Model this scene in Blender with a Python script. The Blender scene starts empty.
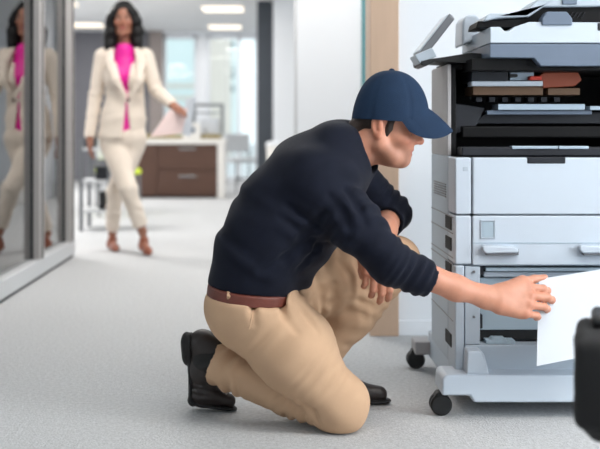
import bpy, bmesh, math, random
import numpy as np
from mathutils import Vector, Matrix

random.seed(7)
sc = bpy.context.scene
COL = sc.collection
FPX, CX, CY, CH = 980.0, 270.0, 131.0, 0.87      # focal length in pixels, vanishing point, eye height (m)

def P(x, y, d):
    """point at distance d (m) seen at pixel x, y of the 600x449 frame"""
    return np.array([(x - CX) * d / FPX, d, CH - (y - CY) * d / FPX])
def XX(x, d): return (x - CX) * d / FPX
def ZZ(y, d): return CH - (y - CY) * d / FPX
def V(*a): return np.array(a, float)
def nrm(v):
    v = np.asarray(v, float); return v / np.linalg.norm(v)

# ------------------------------------------------------------------ materials
def lin(c):
    out = []
    for v in c:
        v /= 255.0
        out.append(v / 12.92 if v <= 0.04045 else ((v + 0.055) / 1.055) ** 2.4)
    return tuple(out) + (1.0,)

def pmat(name, rgb, rough=0.5, metal=0.0, bump=0.0, bscale=200.0, vary=0.0, vscale=8.0, attr=None, spec=0.5, sheen=0.0, stretch=None, sss=0.0):
    m = bpy.data.materials.new(name); m.use_nodes = True
    nt = m.node_tree; b = nt.nodes['Principled BSDF']
    b.inputs['Base Color'].default_value = lin(rgb)
    b.inputs['Roughness'].default_value = rough
    b.inputs['Metallic'].default_value = metal
    b.inputs['Specular IOR Level'].default_value = spec
    if sheen: b.inputs['Sheen Weight'].default_value = sheen; b.inputs['Sheen Roughness'].default_value = .4
    if sss:
        b.inputs['Subsurface Weight'].default_value = sss
        b.inputs['Subsurface Radius'].default_value = (1.0, .35, .2); b.inputs['Subsurface Scale'].default_value = .006
    tc = nt.nodes.new('ShaderNodeTexCoord')
    vec = tc.outputs['Object']
    if stretch:
        mp = nt.nodes.new('ShaderNodeMapping'); mp.inputs['Scale'].default_value = stretch
        nt.links.new(vec, mp.inputs['Vector']); vec = mp.outputs['Vector']
    src = None
    if attr:
        a = nt.nodes.new('ShaderNodeAttribute'); a.attribute_name = attr; src = a.outputs['Color']
        nt.links.new(src, b.inputs['Base Color'])
    if vary:
        n = nt.nodes.new('ShaderNodeTexNoise'); n.inputs['Scale'].default_value = vscale; n.inputs['Detail'].default_value = 5
        nt.links.new(vec, n.inputs['Vector'])
        mr = nt.nodes.new('ShaderNodeMapRange')
        mr.inputs['From Min'].default_value = .3; mr.inputs['From Max'].default_value = .7
        mr.inputs['To Min'].default_value = 1 - vary; mr.inputs['To Max'].default_value = 1 + vary
        nt.links.new(n.outputs['Fac'], mr.inputs['Value'])
        mx = nt.nodes.new('ShaderNodeVectorMath'); mx.operation = 'SCALE'
        if src is not None: nt.links.new(src, mx.inputs[0])
        else: mx.inputs[0].default_value = lin(rgb)[:3]
        nt.links.new(mr.outputs['Result'], mx.inputs['Scale'])
        nt.links.new(mx.outputs['Vector'], b.inputs['Base Color'])
    if bump:
        n2 = nt.nodes.new('ShaderNodeTexNoise'); n2.inputs['Scale'].default_value = bscale; n2.inputs['Detail'].default_value = 3
        nt.links.new(vec, n2.inputs['Vector'])
        bp = nt.nodes.new('ShaderNodeBump'); bp.inputs['Strength'].default_value = bump; bp.inputs['Distance'].default_value = .004
        nt.links.new(n2.outputs['Fac'], bp.inputs['Height']); nt.links.new(bp.outputs['Normal'], b.inputs['Normal'])
    return m

def emat(name, rgb, s):
    m = bpy.data.materials.new(name); m.use_nodes = True
    b = m.node_tree.nodes['Principled BSDF']
    b.inputs['Base Color'].default_value = lin(rgb)
    b.inputs['Emission Color'].default_value = lin(rgb); b.inputs['Emission Strength'].default_value = s
    return m

def glassmat(name, tint, ior=1.5, extra=0.0):
    m = bpy.data.materials.new(name); m.use_nodes = True
    nt = m.node_tree; nt.nodes.remove(nt.nodes['Principled BSDF']); out = nt.nodes['Material Output']
    t = nt.nodes.new('ShaderNodeBsdfTransparent'); t.inputs['Color'].default_value = lin(tint)
    g = nt.nodes.new('ShaderNodeBsdfGlossy'); g.inputs['Roughness'].default_value = 0.0
    f = nt.nodes.new('ShaderNodeFresnel'); f.inputs['IOR'].default_value = ior
    mx = nt.nodes.new('ShaderNodeMixShader')
    if extra:
        ad = nt.nodes.new('ShaderNodeMath'); ad.operation = 'ADD'; ad.use_clamp = True; ad.inputs[1].default_value = extra
        nt.links.new(f.outputs['Fac'], ad.inputs[0]); nt.links.new(ad.outputs[0], mx.inputs['Fac'])
    else: nt.links.new(f.outputs['Fac'], mx.inputs['Fac'])
    nt.links.new(t.outputs[0], mx.inputs[1]); nt.links.new(g.outputs[0], mx.inputs[2])
    nt.links.new(mx.outputs[0], out.inputs['Surface'])
    return m

# ------------------------------------------------------------------ objects
ORG = {}                                  # world origin of every built object (children keep zero offsets)
def tag(o, label=None, cat=None, group=None, kind=None):
    if label: o['label'] = label
    if cat: o['category'] = cat
    if group: o['group'] = group
    if kind: o['kind'] = kind
    return o
def thing(name, label, cat, loc, group=None):
    o = bpy.data.objects.new(name, None); COL.objects.link(o)
    o.location = tuple(loc); o.empty_display_size = .1
    ORG[o.name] = np.array(loc, float)
    return tag(o, label, cat, group)
def link(name, me, parent=None, org=None):
    o = bpy.data.objects.new(name, me); COL.objects.link(o)
    if parent is not None:
        o.parent = parent; ORG[o.name] = ORG[parent.name]
    else:
        o.location = tuple(org) if org is not None else (0, 0, 0)
        ORG[o.name] = np.array(org if org is not None else (0, 0, 0), float)
    return o

class MB:
    """collects shapes, links them as ONE mesh object"""
    def __init__(s): s.v = []; s.f = []; s.mi = []; s.m = 0
    def add(s, vs, fs):
        o = len(s.v); s.v += [tuple(map(float, p)) for p in vs]
        for f in fs: s.f.append([o + i for i in f]); s.mi.append(s.m)
        return s
    def box(s, x0, x1, y0, y1, z0, z1):
        vs = [(x0,y0,z0),(x1,y0,z0),(x1,y1,z0),(x0,y1,z0),(x0,y0,z1),(x1,y0,z1),(x1,y1,z1),(x0,y1,z1)]
        return s.add(vs, [(0,3,2,1),(4,5,6,7),(0,1,5,4),(1,2,6,5),(2,3,7,6),(3,0,4,7)])
    def obox(s, c, ax, ay, az):
        """oriented box: centre and three half vectors"""
        c, ax, ay, az = map(np.array, (c, ax, ay, az)); vs = []
        for k in (-1, 1):
            for (i, j) in ((-1,-1),(1,-1),(1,1),(-1,1)): vs.append(c + i*ax + j*ay + k*az)
        return s.add(vs, [(0,3,2,1),(4,5,6,7),(0,1,5,4),(1,2,6,5),(2,3,7,6),(3,0,4,7)])
    def prism(s, pts, y0, y1):
        """outline of (x, z) points, counter-clockwise seen from -y, extruded from y0 back to y1"""
        n = len(pts)
        vs = [(x, y0, z) for x, z in pts] + [(x, y1, z) for x, z in pts]
        fs = [tuple(range(n)), tuple(range(2*n-1, n-1, -1))]
        for i in range(n): j = (i+1) % n; fs.append((i, i+n, j+n, j))
        return s.add(vs, fs)
    def tube(s, pts, r, n=10, cap=True):
        pts = [np.array(p, float) for p in pts]; m = len(pts); rr = r if hasattr(r, '__len__') else [r]*m
        up = None; vs = []
        for i, p in enumerate(pts):
            t = nrm(pts[min(i+1, m-1)] - pts[max(i-1, 0)])
            if up is None: up = nrm(np.cross(t, (0,0,1) if abs(t[2]) < .9 else (1,0,0)))
            up = nrm(up - t*np.dot(up, t)); w = np.cross(t, up)
            for k in range(n):
                a = 2*math.pi*k/n; vs.append(p + rr[i]*(math.cos(a)*up + math.sin(a)*w))
        fs = []
        for i in range(m-1):
            for k in range(n):
                k2 = (k+1) % n; fs.append((i*n+k, i*n+k2, (i+1)*n+k2, (i+1)*n+k))
        if cap: fs += [tuple(range(n-1, -1, -1)), tuple((m-1)*n+k for k in range(n))]
        return s.add(vs, fs)
    def lathe(s, c, prof, n=24, axis=2):
        """profile of (radius, height) turned about an axis through c"""
        vs = []
        for r, h in prof:
            for k in range(n):
                a = 2*math.pi*k/n; u, w = r*math.cos(a), r*math.sin(a)
                q = {2:(u,w,h), 1:(w,h,u), 0:(h,u,w)}[axis]; vs.append(np.array(c)+q)
        m = len(prof); fs = []
        for i in range(m-1):
            for k in range(n):
                k2 = (k+1) % n; fs.append((i*n+k, i*n+k2, (i+1)*n+k2, (i+1)*n+k))
        fs += [tuple(range(n-1, -1, -1)), tuple((m-1)*n+k for k in range(n))]
        return s.add(vs, fs)
    def build(s, name, mat, parent=None, org=None, bevel=0.0, seg=2, smooth=False, kind=None):
        base = ORG[parent.name] if parent is not None else (np.array(org, float) if org is not None else np.zeros(3))
        me = bpy.data.meshes.new(name)
        me.from_pydata([tuple(np.array(v) - base) for v in s.v], [], s.f)
        for m in (mat if isinstance(mat, (list, tuple)) else [mat]): me.materials.append(m)
        me.polygons.foreach_set('material_index', s.mi)
        bm = bmesh.new(); bm.from_mesh(me); bmesh.ops.recalc_face_normals(bm, faces=bm.faces); bm.to_mesh(me); bm.free()
        if smooth:
            me.polygons.foreach_set('use_smooth', [True]*len(me.polygons))
        o = link(name, me, parent, org if parent is None else None)
        if bevel:
            b = o.modifiers.new('bevel', 'BEVEL'); b.width = bevel; b.segments = seg; b.limit_method = 'ANGLE'; b.angle_limit = math.radians(35)
            if not smooth: me.polygons.foreach_set('use_smooth', [True]*len(me.polygons))
            b.harden_normals = True
        elif smooth:
            es = o.modifiers.new('edges', 'EDGE_SPLIT'); es.split_angle = math.radians(40)
        if kind: o['kind'] = kind
        return o

# ------------------------------------------------------------------ smooth solids: distance field -> one continuous mesh
class Field:
    BIG = 0.2
    def __init__(s, lo, hi, h):
        s.lo = np.array(lo, float); s.h = h
        s.n = np.ceil((np.array(hi) - s.lo)/h).astype(int) + 1
        s.A = np.full(tuple(s.n), s.BIG, np.float32)
        s.ax = [(s.lo[i] + h*np.arange(s.n[i])).astype(np.float32) for i in range(3)]
    def sub(s, lo, hi):
        sl = []
        for i in range(3):
            a = int(max(0, math.floor((lo[i]-s.lo[i])/s.h))); b = int(min(s.n[i], math.ceil((hi[i]-s.lo[i])/s.h)+1))
            if b <= a: return None, None
            sl.append(slice(a, b))
        g = (s.ax[0][sl[0]][:,None,None], s.ax[1][sl[1]][None,:,None], s.ax[2][sl[2]][None,None,:])
        return tuple(sl), g
    @staticmethod
    def smin(a, b, k):
        h = np.maximum(k - np.abs(a-b), 0)/k
        return np.minimum(a, b) - h*h*k*.25
    def comb(s, sl, d, k, op):
        a = s.A[sl]; d = d.astype(np.float32); k = max(k, 1e-5)
        if op == 'add': s.A[sl] = s.smin(a, d, k)
        elif op == 'cut': s.A[sl] = -s.smin(-a, d, k)
        elif op == 'and': s.A[sl] = -s.smin(-a, -d, k)
    def cap(s, a, b, ra, rb=None, k=.02, op='add', flat=None, fr=1.0):
        """tapered limb from a to b; flattened by factor fr along direction flat"""
        a = np.array(a, float); b = np.array(b, float); rb = ra if rb is None else rb
        m = max(ra, rb) + k + .012
        if flat is not None and fr > 1: m = max(ra, rb)*fr + k + .012
        sl, g = s.sub(np.minimum(a,b)-m, np.maximum(a,b)+m)
        if sl is None: return s
        ba = b-a; L2 = max(float(ba@ba), 1e-9)
        p = [g[i]-np.float32(a[i]) for i in range(3)]
        t = np.clip((p[0]*ba[0]+p[1]*ba[1]+p[2]*ba[2])/L2, 0, 1)
        q = [p[i]-t*np.float32(ba[i]) for i in range(3)]
        if flat is not None:
            n = nrm(flat); dn = (q[0]*n[0]+q[1]*n[1]+q[2]*n[2])*(1/fr-1)
            q = [q[i]+dn*np.float32(n[i]) for i in range(3)]
        d = np.sqrt(q[0]**2+q[1]**2+q[2]**2) - (ra+(rb-ra)*t)
        if flat is not None and fr < 1: d = d*np.float32(fr**.5)
        s.comb(sl, d, k, op); return s
    def path(s, pts, rs, k=.02, **kw):
        for i in range(len(pts)-1): s.cap(pts[i], pts[i+1], rs[i], rs[i+1], k, **kw)
        return s
    def ell(s, c, r, axes=None, k=.02, op='add'):
        c = np.array(c, float); r = np.array(r, float)
        axes = np.eye(3) if axes is None else np.array(axes, float)      # rows = axis directions
        e = np.sqrt(((axes*r[:,None])**2).sum(0)); m = k + .012
        sl, g = s.sub(c-e-m, c+e+m)
        if sl is None: return s
        p = [g[i]-np.float32(c[i]) for i in range(3)]
        l = [(p[0]*axes[j][0]+p[1]*axes[j][1]+p[2]*axes[j][2]) for j in range(3)]
        k0 = np.sqrt(sum((l[j]/r[j])**2 for j in range(3))); k1 = np.sqrt(sum((l[j]/r[j]**2)**2 for j in range(3)))
        d = k0*(k0-1)/np.maximum(k1, 1e-6); d = np.where(k0 < 1e-4, -r.min(), d)
        s.comb(sl, d, k, op); return s
    def box(s, c, r, axes=None, rad=.0, k=.01, op='add'):
        c = np.array(c, float); r = np.array(r, float); axes = np.eye(3) if axes is None else np.array(axes, float)
        e = (np.abs(axes)*r[:,None]).sum(0); m = k + .012
        sl, g = s.sub(c-e-m, c+e+m)
        if sl is None: return s
        p = [g[i]-np.float32(c[i]) for i in range(3)]
        q = [np.abs(p[0]*axes[j][0]+p[1]*axes[j][1]+p[2]*axes[j][2]) - (r[j]-rad) for j in range(3)]
        d = np.sqrt(sum(np.maximum(x,0)**2 for x in q)) + np.minimum(np.maximum(np.maximum(q[0],q[1]),q[2]),0) - rad
        s.comb(sl, d, k, op); return s
    def half(s, c, n, k=.004):
        """keep what lies behind the plane through c with normal n"""
        n = nrm(n); c = np.array(c, float)
        d = (s.ax[0][:,None,None]-c[0])*n[0] + (s.ax[1][None,:,None]-c[1])*n[1] + (s.ax[2][None,None,:]-c[2])*n[2]
        s.comb((slice(None),)*3, d, k, 'and'); return s
    def offset(s, e): s.A -= np.float32(e); return s
    def folds(s, a, b, rad, lam, amp, s0, s1, tw=1.0, ph=0.0):
        """cloth creases that ring the line a-b between s0 and s1 (metres from a)"""
        a = np.array(a, float); b = np.array(b, float); t = nrm(b-a)
        p0, p1 = a+t*s0, a+t*s1
        sl, g = s.sub(np.minimum(p0,p1)-rad*1.3, np.maximum(p0,p1)+rad*1.3)
        if sl is None: return s
        u = nrm(np.cross(t, (0,0,1) if abs(t[2])<.9 else (1,0,0))); w = np.cross(t, u)
        p = [g[i]-a[i] for i in range(3)]
        S = p[0]*t[0]+p[1]*t[1]+p[2]*t[2]; A_ = p[0]*u[0]+p[1]*u[1]+p[2]*u[2]; B_ = p[0]*w[0]+p[1]*w[1]+p[2]*w[2]
        an = np.arctan2(B_, A_); mid = (s0+s1)/2; hw = (s1-s0)/2
        env = np.clip(1-((S-mid)/hw)**2, 0, 1)*np.clip((rad*1.3-np.sqrt(A_**2+B_**2))/(rad*.3), 0, 1)
        pha = 2*np.pi*S/lam + tw*np.sin(an+ph) + .9*np.sin(2*an+1.7*ph+S*9) + 1.1*np.sin(S*37+ph)
        wv = np.sin(pha); wv = np.sign(wv)*np.abs(wv)**.8
        s.A[sl] += (amp*env*(.6+.4*np.sin(3*an+ph*2+S*21))*wv).astype(np.float32); return s
    def ripple(s, amp, sc_, seed=0):
        """soft random unevenness of cloth"""
        r = np.random.RandomState(seed); d = np.zeros_like(s.A)
        for i in range(5):
            k = r.normal(size=3); k = k/np.linalg.norm(k)*2*np.pi/sc_*(.6+.9*r.rand())
            d += np.sin(s.ax[0][:,None,None]*np.float32(k[0])+s.ax[1][None,:,None]*np.float32(k[1])+s.ax[2][None,None,:]*np.float32(k[2])+np.float32(r.rand()*6.3))
        s.A += np.float32(amp/2.2)*d; return s
    def mesh(s, name, mat, parent=None, org=None, colour=None, relax=1):
        A = s.A; S = A < 0
        c = np.zeros(tuple(s.n-1), np.uint8)
        for dx in (0,1):
            for dy in (0,1):
                for dz in (0,1): c += S[dx:s.n[0]-1+dx, dy:s.n[1]-1+dy, dz:s.n[2]-1+dz]
        ix = np.argwhere((c > 0) & (c < 8)); N = len(ix)
        vid = np.full(c.shape, -1, np.int32); vid[ix[:,0],ix[:,1],ix[:,2]] = np.arange(N)
        acc = np.zeros((N,3)); cnt = np.zeros(N)
        cor = [(0,0,0),(1,0,0),(0,1,0),(1,1,0),(0,0,1),(1,0,1),(0,1,1),(1,1,1)]
        val = [A[ix[:,0]+q[0], ix[:,1]+q[1], ix[:,2]+q[2]] for q in cor]
        for i in range(8):
            for j in range(i+1, 8):
                if sum(abs(cor[i][q]-cor[j][q]) for q in range(3)) != 1: continue
                m = (val[i] < 0) != (val[j] < 0)
                t = val[i][m]/(val[i][m]-val[j][m])
                acc[m] += np.array(cor[i]) + t[:,None]*(np.array(cor[j])-np.array(cor[i])); cnt[m] += 1
        vs = s.lo + s.h*(ix + acc/cnt[:,None])
        quads = []
        for axx in range(3):
            o1, o2 = (axx+1) % 3, (axx+2) % 3
            a0 = [slice(None)]*3; a1 = [slice(None)]*3
            a0[axx] = slice(0, -1); a1[axx] = slice(1, None)
            e = np.argwhere(S[tuple(a0)] != S[tuple(a1)])
            e = e[(e[:,o1] > 0) & (e[:,o2] > 0) & (e[:,o1] < c.shape[o1]) & (e[:,o2] < c.shape[o2])]
            ins = S[e[:,0],e[:,1],e[:,2]]
            def cell(d1, d2):
                q = e.copy(); q[:,o1] += d1; q[:,o2] += d2; return vid[q[:,0],q[:,1],q[:,2]]
            Q = np.stack([cell(-1,-1), cell(0,-1), cell(0,0), cell(-1,0)], 1)
            Q[~ins] = Q[~ins][:, ::-1]; quads.append(Q)
        Q = np.concatenate(quads); Q = Q[(Q >= 0).all(1)]
        for _ in range(relax):
            nb = np.zeros_like(vs); w = np.zeros(N)
            for i in range(4):
                j = (i+1) % 4
                np.add.at(nb, Q[:,i], vs[Q[:,j]]); np.add.at(w, Q[:,i], 1)
                np.add.at(nb, Q[:,j], vs[Q[:,i]]); np.add.at(w, Q[:,j], 1)
            vs = .5*vs + .5*nb/np.maximum(w,1)[:,None]
        base = ORG[parent.name] if parent is not None else (np.array(org, float) if org is not None else np.zeros(3))
        me = bpy.data.meshes.new(name)
        me.vertices.add(N); me.vertices.foreach_set('co', (vs-base).astype(np.float32).ravel())
        me.loops.add(len(Q)*4); me.loops.foreach_set('vertex_index', Q.astype(np.int32).ravel())
        me.polygons.add(len(Q)); me.polygons.foreach_set('loop_start', np.arange(0, len(Q)*4, 4, dtype=np.int32))
        me.update(calc_edges=True); me.validate()
        me.polygons.foreach_set('use_smooth', np.ones(len(me.polygons), bool))
        me.materials.append(mat)
        if colour is not None:
            ca = me.color_attributes.new('tone', 'FLOAT_COLOR', 'POINT')
            cc = np.ones((N,4), np.float32); cc[:,:3] = colour(vs); ca.data.foreach_set('color', cc.ravel())
        return link(name, me, parent, org if parent is None else None)

def rotated(v, axis, ang):
    return np.array(Matrix.Rotation(ang, 3, Vector(axis)) @ Vector(v))
# ================================================================== materials
M = {}
M['carpet'] = pmat('carpet', (189,190,191), .95, bump=.9, bscale=150, vary=.13, vscale=75, spec=.15)
M['white_paint'] = pmat('white_paint', (228,231,235), .6, bump=.05, bscale=90)
M['ceiling'] = pmat('ceiling_paint', (232,233,234), .8, bump=.1, bscale=120)
M['tan'] = pmat('tan_wood', (196,166,142), .5, vary=.04, vscale=6, stretch=(6,6,.6))
M['alu'] = pmat('brushed_aluminium', (172,168,166), .45, metal=.15, bump=.03, bscale=300)
M['alu_light'] = pmat('pale_aluminium', (198,200,202), .45, metal=.1, bump=.03, bscale=300)
M['rubber'] = pmat('dark_rubber', (42,44,47), .7)
M['glass'] = glassmat('clear_glass', (236,243,243), 1.9, .16)
M['winglass'] = glassmat('window_glass', (250,253,253), 1.3)
M['teal'] = pmat('glass_edge', (92,142,148), .25)
M['grey_panel'] = pmat('grey_fabric_panel', (112,112,118), .8, bump=.2, bscale=150)
M['dark_col'] = pmat('dark_column_paint', (62,68,76), .6, vary=.05)
M['taupe'] = pmat('taupe_panel', (150,140,136), .7)
M['walnut'] = pmat('walnut', (84,56,43), .45, vary=.14, vscale=3, stretch=(1,1,14), bump=.05, bscale=60)
M['worktop'] = pmat('white_worktop', (232,229,224), .35)
M['chrome'] = pmat('chrome', (170,172,175), .25, metal=.8)
M['greymetal'] = pmat('grey_metal', (120,122,126), .4, metal=.5)
M['lime'] = pmat('lime_fabric', (205,222,70), .8, bump=.2, bscale=200)
M['olive'] = pmat('olive_felt', (150,134,88), .8)
M['paper'] = pmat('paper', (208,212,218), .7)
M['pinkpaper'] = pmat('pink_paper', (240,216,212), .7)
M['black'] = pmat('black_plastic', (15,16,18), .5, bump=.1, bscale=400)
M['blackfab'] = pmat('black_fabric', (12,12,14), .8, bump=.5, bscale=500)
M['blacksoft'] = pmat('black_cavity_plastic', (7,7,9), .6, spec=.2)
M['charcoal'] = pmat('charcoal_plastic', (36,38,44), .5, spec=.3)
M['cop_white'] = pmat('copier_white', (190,200,211), .42, bump=.03, bscale=500)
M['cop_light'] = pmat('copier_pale_grey', (173,184,195), .45, bump=.03, bscale=500)
M['cop_blue'] = pmat('copier_blue_grey', (98,111,129), .45, bump=.03, bscale=500)
M['cop_inner'] = pmat('copier_inner_grey', (160,177,189), .5)
M['cop_warm'] = pmat('copier_side_grey', (164,161,162), .5)
M['tanplast'] = pmat('tan_plastic', (100,73,50), .55)
M['orange'] = pmat('orange_plastic', (138,62,34), .5)
M['red'] = pmat('red_plastic', (190,52,34), .45)
M['steel'] = pmat('bright_steel', (172,188,202), .35, metal=.3)
M['extpale'] = pmat('pale_concrete', (226,218,208), .8, vary=.04)
M['extglass'] = pmat('teal_glass_wall', (228,241,241), .3)
M['extdark'] = pmat('dark_window', (96,128,136), .3)
M['extground'] = pmat('outdoor_paving', (200,204,206), .9, vary=.05)
M['lamp'] = emat('lamp_diffuser', (255,240,218), 1.3)

# ================================================================== the setting
S = 'structure'
MB().box(-6, 6, -3.5, 17.4, -.12, 0).build('floor', M['carpet'], kind=S)
MB().box(-6, 6, -3.5, 17.4, 2.6, 2.75).build('ceiling', M['ceiling'], kind=S)
# white wall behind the copier, with its skirting
MB().box(XX(398,4.18), 4.5, 4.18, 4.34, 0, 2.6).build('wall_right', M['white_paint'], kind=S)
MB().box(XX(398,4.18), 4.5, 4.165, 4.18, 0, .064).build('baseboard_right', M['white_paint'], kind=S, bevel=.003)
MB().box(XX(369.5,4.18), XX(398,4.18), 4.15, 4.36, 0, 2.6).build('trim_1', M['tan'], kind=S, bevel=.004)
# white wall further back with a green glass edge
MB().box(XX(297.5,6.0), XX(361.5,6.0), 6.0, 6.12, 0, 2.6).build('wall_center', M['white_paint'], kind=S, bevel=.004)
MB().box(XX(361.5,6.0), XX(366.2,6.0), 5.99, 6.13, 0, 2.6).build('trim_2', M['teal'], kind=S)
MB().box(XX(366.2,6.0), XX(376,6.0), 5.995, 6.13, 0, 2.6).build('trim_3', M['alu_light'], kind=S)
MB().box(XX(294.5,6.0), XX(297.5,6.0), 6.01, 6.13, 0, 2.6).build('trim_4', M['alu_light'], kind=S)
# back wall: pieces between and beside the windows
D = 17.0
def back(name, x0, x1, mat, z0=0, z1=2.6, y0=D, y1=D+.15):
    return MB().box(XX(x0,D), XX(x1,D), y0, y1, z0, z1).build(name, M[mat], kind=S, bevel=.01)
back('wall_back', 258, 420, 'white_paint')
back('wall_back', -80, 60, 'white_paint')
back('wall_back', 60, 150, 'grey_panel')
back('trim_5', 150, 163, 'taupe', y0=D-.1)
MB().box(XX(150,D), XX(420,D), D-.05, D+.2, 2.53, 2.6).build('trim_6', M['white_paint'], kind=S)
def window(n, x0, x1, bars):
    f = MB(); a, b = XX(x0,D), XX(x1,D)
    f.box(a, a+.05, D, D+.12, 0, 2.53).box(b-.05, b, D, D+.12, 0, 2.53).box(a, b, D, D+.12, 0, .08).box(a, b, D, D+.12, 2.47, 2.53)
    for q in bars: f.box(XX(q,D)-.03, XX(q,D)+.03, D, D+.12, 0, 2.53)
    w = f.build('window_%d' % n, M['white_paint'], kind=S, bevel=.006)
    MB().box(a+.03, b-.03, D+.05, D+.07, .05, 2.5).build('pane', M['winglass'], w)
window(1, 163, 197, [])
window(2, 207, 258, [239])
MB().box(XX(197,D), XX(207,D), D-.03, D+.15, 0, 2.6).build('trim_7', M['white_paint'], kind=S, bevel=.006)
# dark column and the pale column beside it
MB().box(XX(257,13), XX(273,13), 13, 13.22, 0, 2.6).build('trim_8', M['dark_col'], kind=S, bevel=.01)
MB().box(XX(274,12.5), XX(300,12.5), 12.5, 12.85, 0, 2.6).build('trim_9', M['white_paint'], kind=S, bevel=.01)

# glazed partition on the left: base rail, posts, panes
gx = -1.35
MB().box(gx-.13, gx, -1.0, 6.80, .018, .115).build('trim_10', M['alu_light'], kind=S, bevel=.006)
MB().box(gx-.115, gx-.012, -1.0, 6.78, 0, .018).build('trim_11', M['rubber'], kind=S)
for k, (y0, y1) in enumerate(((6.66,6.78), (5.76,5.88), (4.50,4.62), (3.24,3.36), (2.0,2.12), (.8,.92))):
    p = MB().box(gx-.100, gx-.002, y0, y1, .115, 2.6).build('trim_%d' % (12+k), M['alu'], kind=S, bevel=.004)
    MB().box(gx-.066, gx-.040, y0-.004, y0, .115, 2.6).build('seal', M['rubber'], p)
    MB().box(gx-.003, gx+.001, y0+.045, y0+.075, .115, 2.6).build('seal', M['rubber'], p)
    if k: MB().box(gx-.061, gx-.049, y1, (6.66,5.76,4.50,3.24,2.0,.8)[k-1], .115, 2.6).build('window_%d' % (2+k), M['glass'], kind=S)
# room behind the glass
MB().box(-4.6, -4.5, -3.5, 17, 0, 2.6).build('wall_left', M['white_paint'], kind=S)
MB().box(-4.6, 4.6, -3.6, -3.5, 0, 2.6).build('wall_rear', M['white_paint'], kind=S)
# window side of the office, to the right of the copier: daylight comes in here
MB().box(4.5, 4.62, -3.5, 4.18, 0, .5).build('wall_side', M['white_paint'], kind=S)
for k in range(4):
    y0 = -3.4+k*1.9; f = MB()
    f.box(4.5, 4.6, y0, y0+.06, .5, 2.55).box(4.5, 4.6, y0+1.8, y0+1.86, .5, 2.55).box(4.5, 4.6, y0, y0+1.86, .5, .56).box(4.5, 4.6, y0, y0+1.86, 2.49, 2.55)
    o = f.build('window_%d' % (10+k), M['alu_light'], kind=S, bevel=.004)
l = bpy.data.lights.new('window_daylight', 'AREA'); l.shape = 'RECTANGLE'; l.size = 7.4; l.size_y = 2.0; l.energy = 820; l.color = (.90, .96, 1.0)
o = bpy.data.objects.new('daylight', l); COL.objects.link(o); o.location = (4.75, .4, 1.7); o.rotation_euler = (0, math.radians(90-8), 0)

# ceiling lights
LK = .36
def ceiling_light(x, y, label, wx=.6, wy=.30, power=0):
    t = thing('ceiling_light', label, 'ceiling light', (x, y, 2.6))
    t['group'] = 'ceiling lights'
    MB().box(x-wx-.03, x+wx+.03, y-wy-.03, y+wy+.03, 2.578, 2.6).build('frame', M['white_paint'], t, bevel=.004)
    MB().box(x-wx, x+wx, y-wy, y+wy, 2.566, 2.579).build('diffuser', M['lamp'], t)
    if power:
        l = bpy.data.lights.new('ceiling_lamp', 'AREA'); l.shape = 'RECTANGLE'; l.size = 2*wx; l.size_y = 2*wy
        l.energy = power*LK; l.color = (1, .98, .96)
        o = bpy.data.objects.new('lamp', l); COL.objects.link(o); o.location = (x, y, 2.56)
ceiling_light(XX(223,13.7), 13.7, 'rectangular ceiling light above the walnut cabinet, nearer of the two in line', .28, .28, 45)
ceiling_light(XX(225,16.1), 16.1, 'rectangular ceiling light close to the windows at the back', .26, .24, 30)
ceiling_light(XX(86,15.8), 15.8, 'ceiling light seen behind the walking person, left of the long black hair', .26, .24, 30)
for (x, y, e) in ((.1, 8.6, 55), (-.7, 5.9, 75), (.9, 1.6, 60), (2.4, 1.4, 60), (.35, 5.0, 58), (-2.8, 4.5, 170), (-2.8, 8.5, 240), (-3.2, 13.0, 240), (-.8, 11.5, 45)):  # added panels; some brighten the white wall, walking woman and glazed room
    ceiling_light(x, y, 'extra ceiling light panel, added to brighten the office', .6, .3, e)

# outdoors
MB().box(-30, 30, 17.5, 90, -.4, -.3).build('ground', M['extground'], kind=S)
def building(x0, x1, d, h, mat, label, wins, wmat):
    t = thing('building', label, 'building', (XX((x0+x1)/2, d), d, -.3))
    MB().box(XX(x0,d), XX(x1,d), d, d+8, -.3, h).build('wall', M[mat], t)
    for (a, b, y0, y1) in wins:
        MB().box(XX(a,d), XX(b,d), d-.06, d+.05, ZZ(y1,d), ZZ(y0,d)).build('window', M[wmat], t)
building(203, 224, 42, 14, 'extpale', 'pale beige building outside, right of the white window post', [(205,209,60,76),(205,209,88,104)], 'extglass')
building(224.5, 236, 54, 14, 'extglass', 'narrow blue green glass building beyond the window', [(226,234,42,47),(226,234,68,78),(226,234,86,92)], 'extdark')
building(158, 199, 60, 9, 'extglass', 'teal glass building beyond the left window', [(160,198,84,88),(160,198,96,100),(160,198,112,116)], 'extpale')

# ================================================================== copier
cp = thing('photocopier', 'tall white multifunction photocopier on castors, opened up, in front of the white wall', 'photocopier', (XX(560,3.2), 3.25, 0))
DF = 3.02; DB = 3.46
def cx(x, d=DF): return XX(x, d)
def cz(y, d=DF): return ZZ(y, d)
XL = cx(455); XR = XL + .66                     # left and right sides
def cbox(name, x0, x1, y0, y1, d0, d1, mat, bevel=.003, parent=None, xr=None, d=DF):
    return MB().box(cx(x0,d), xr if xr is not None else cx(x1,d), d0, d1, cz(y1,d), cz(y0,d)).build(name, M[mat], parent or cp, bevel=bevel)
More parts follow.
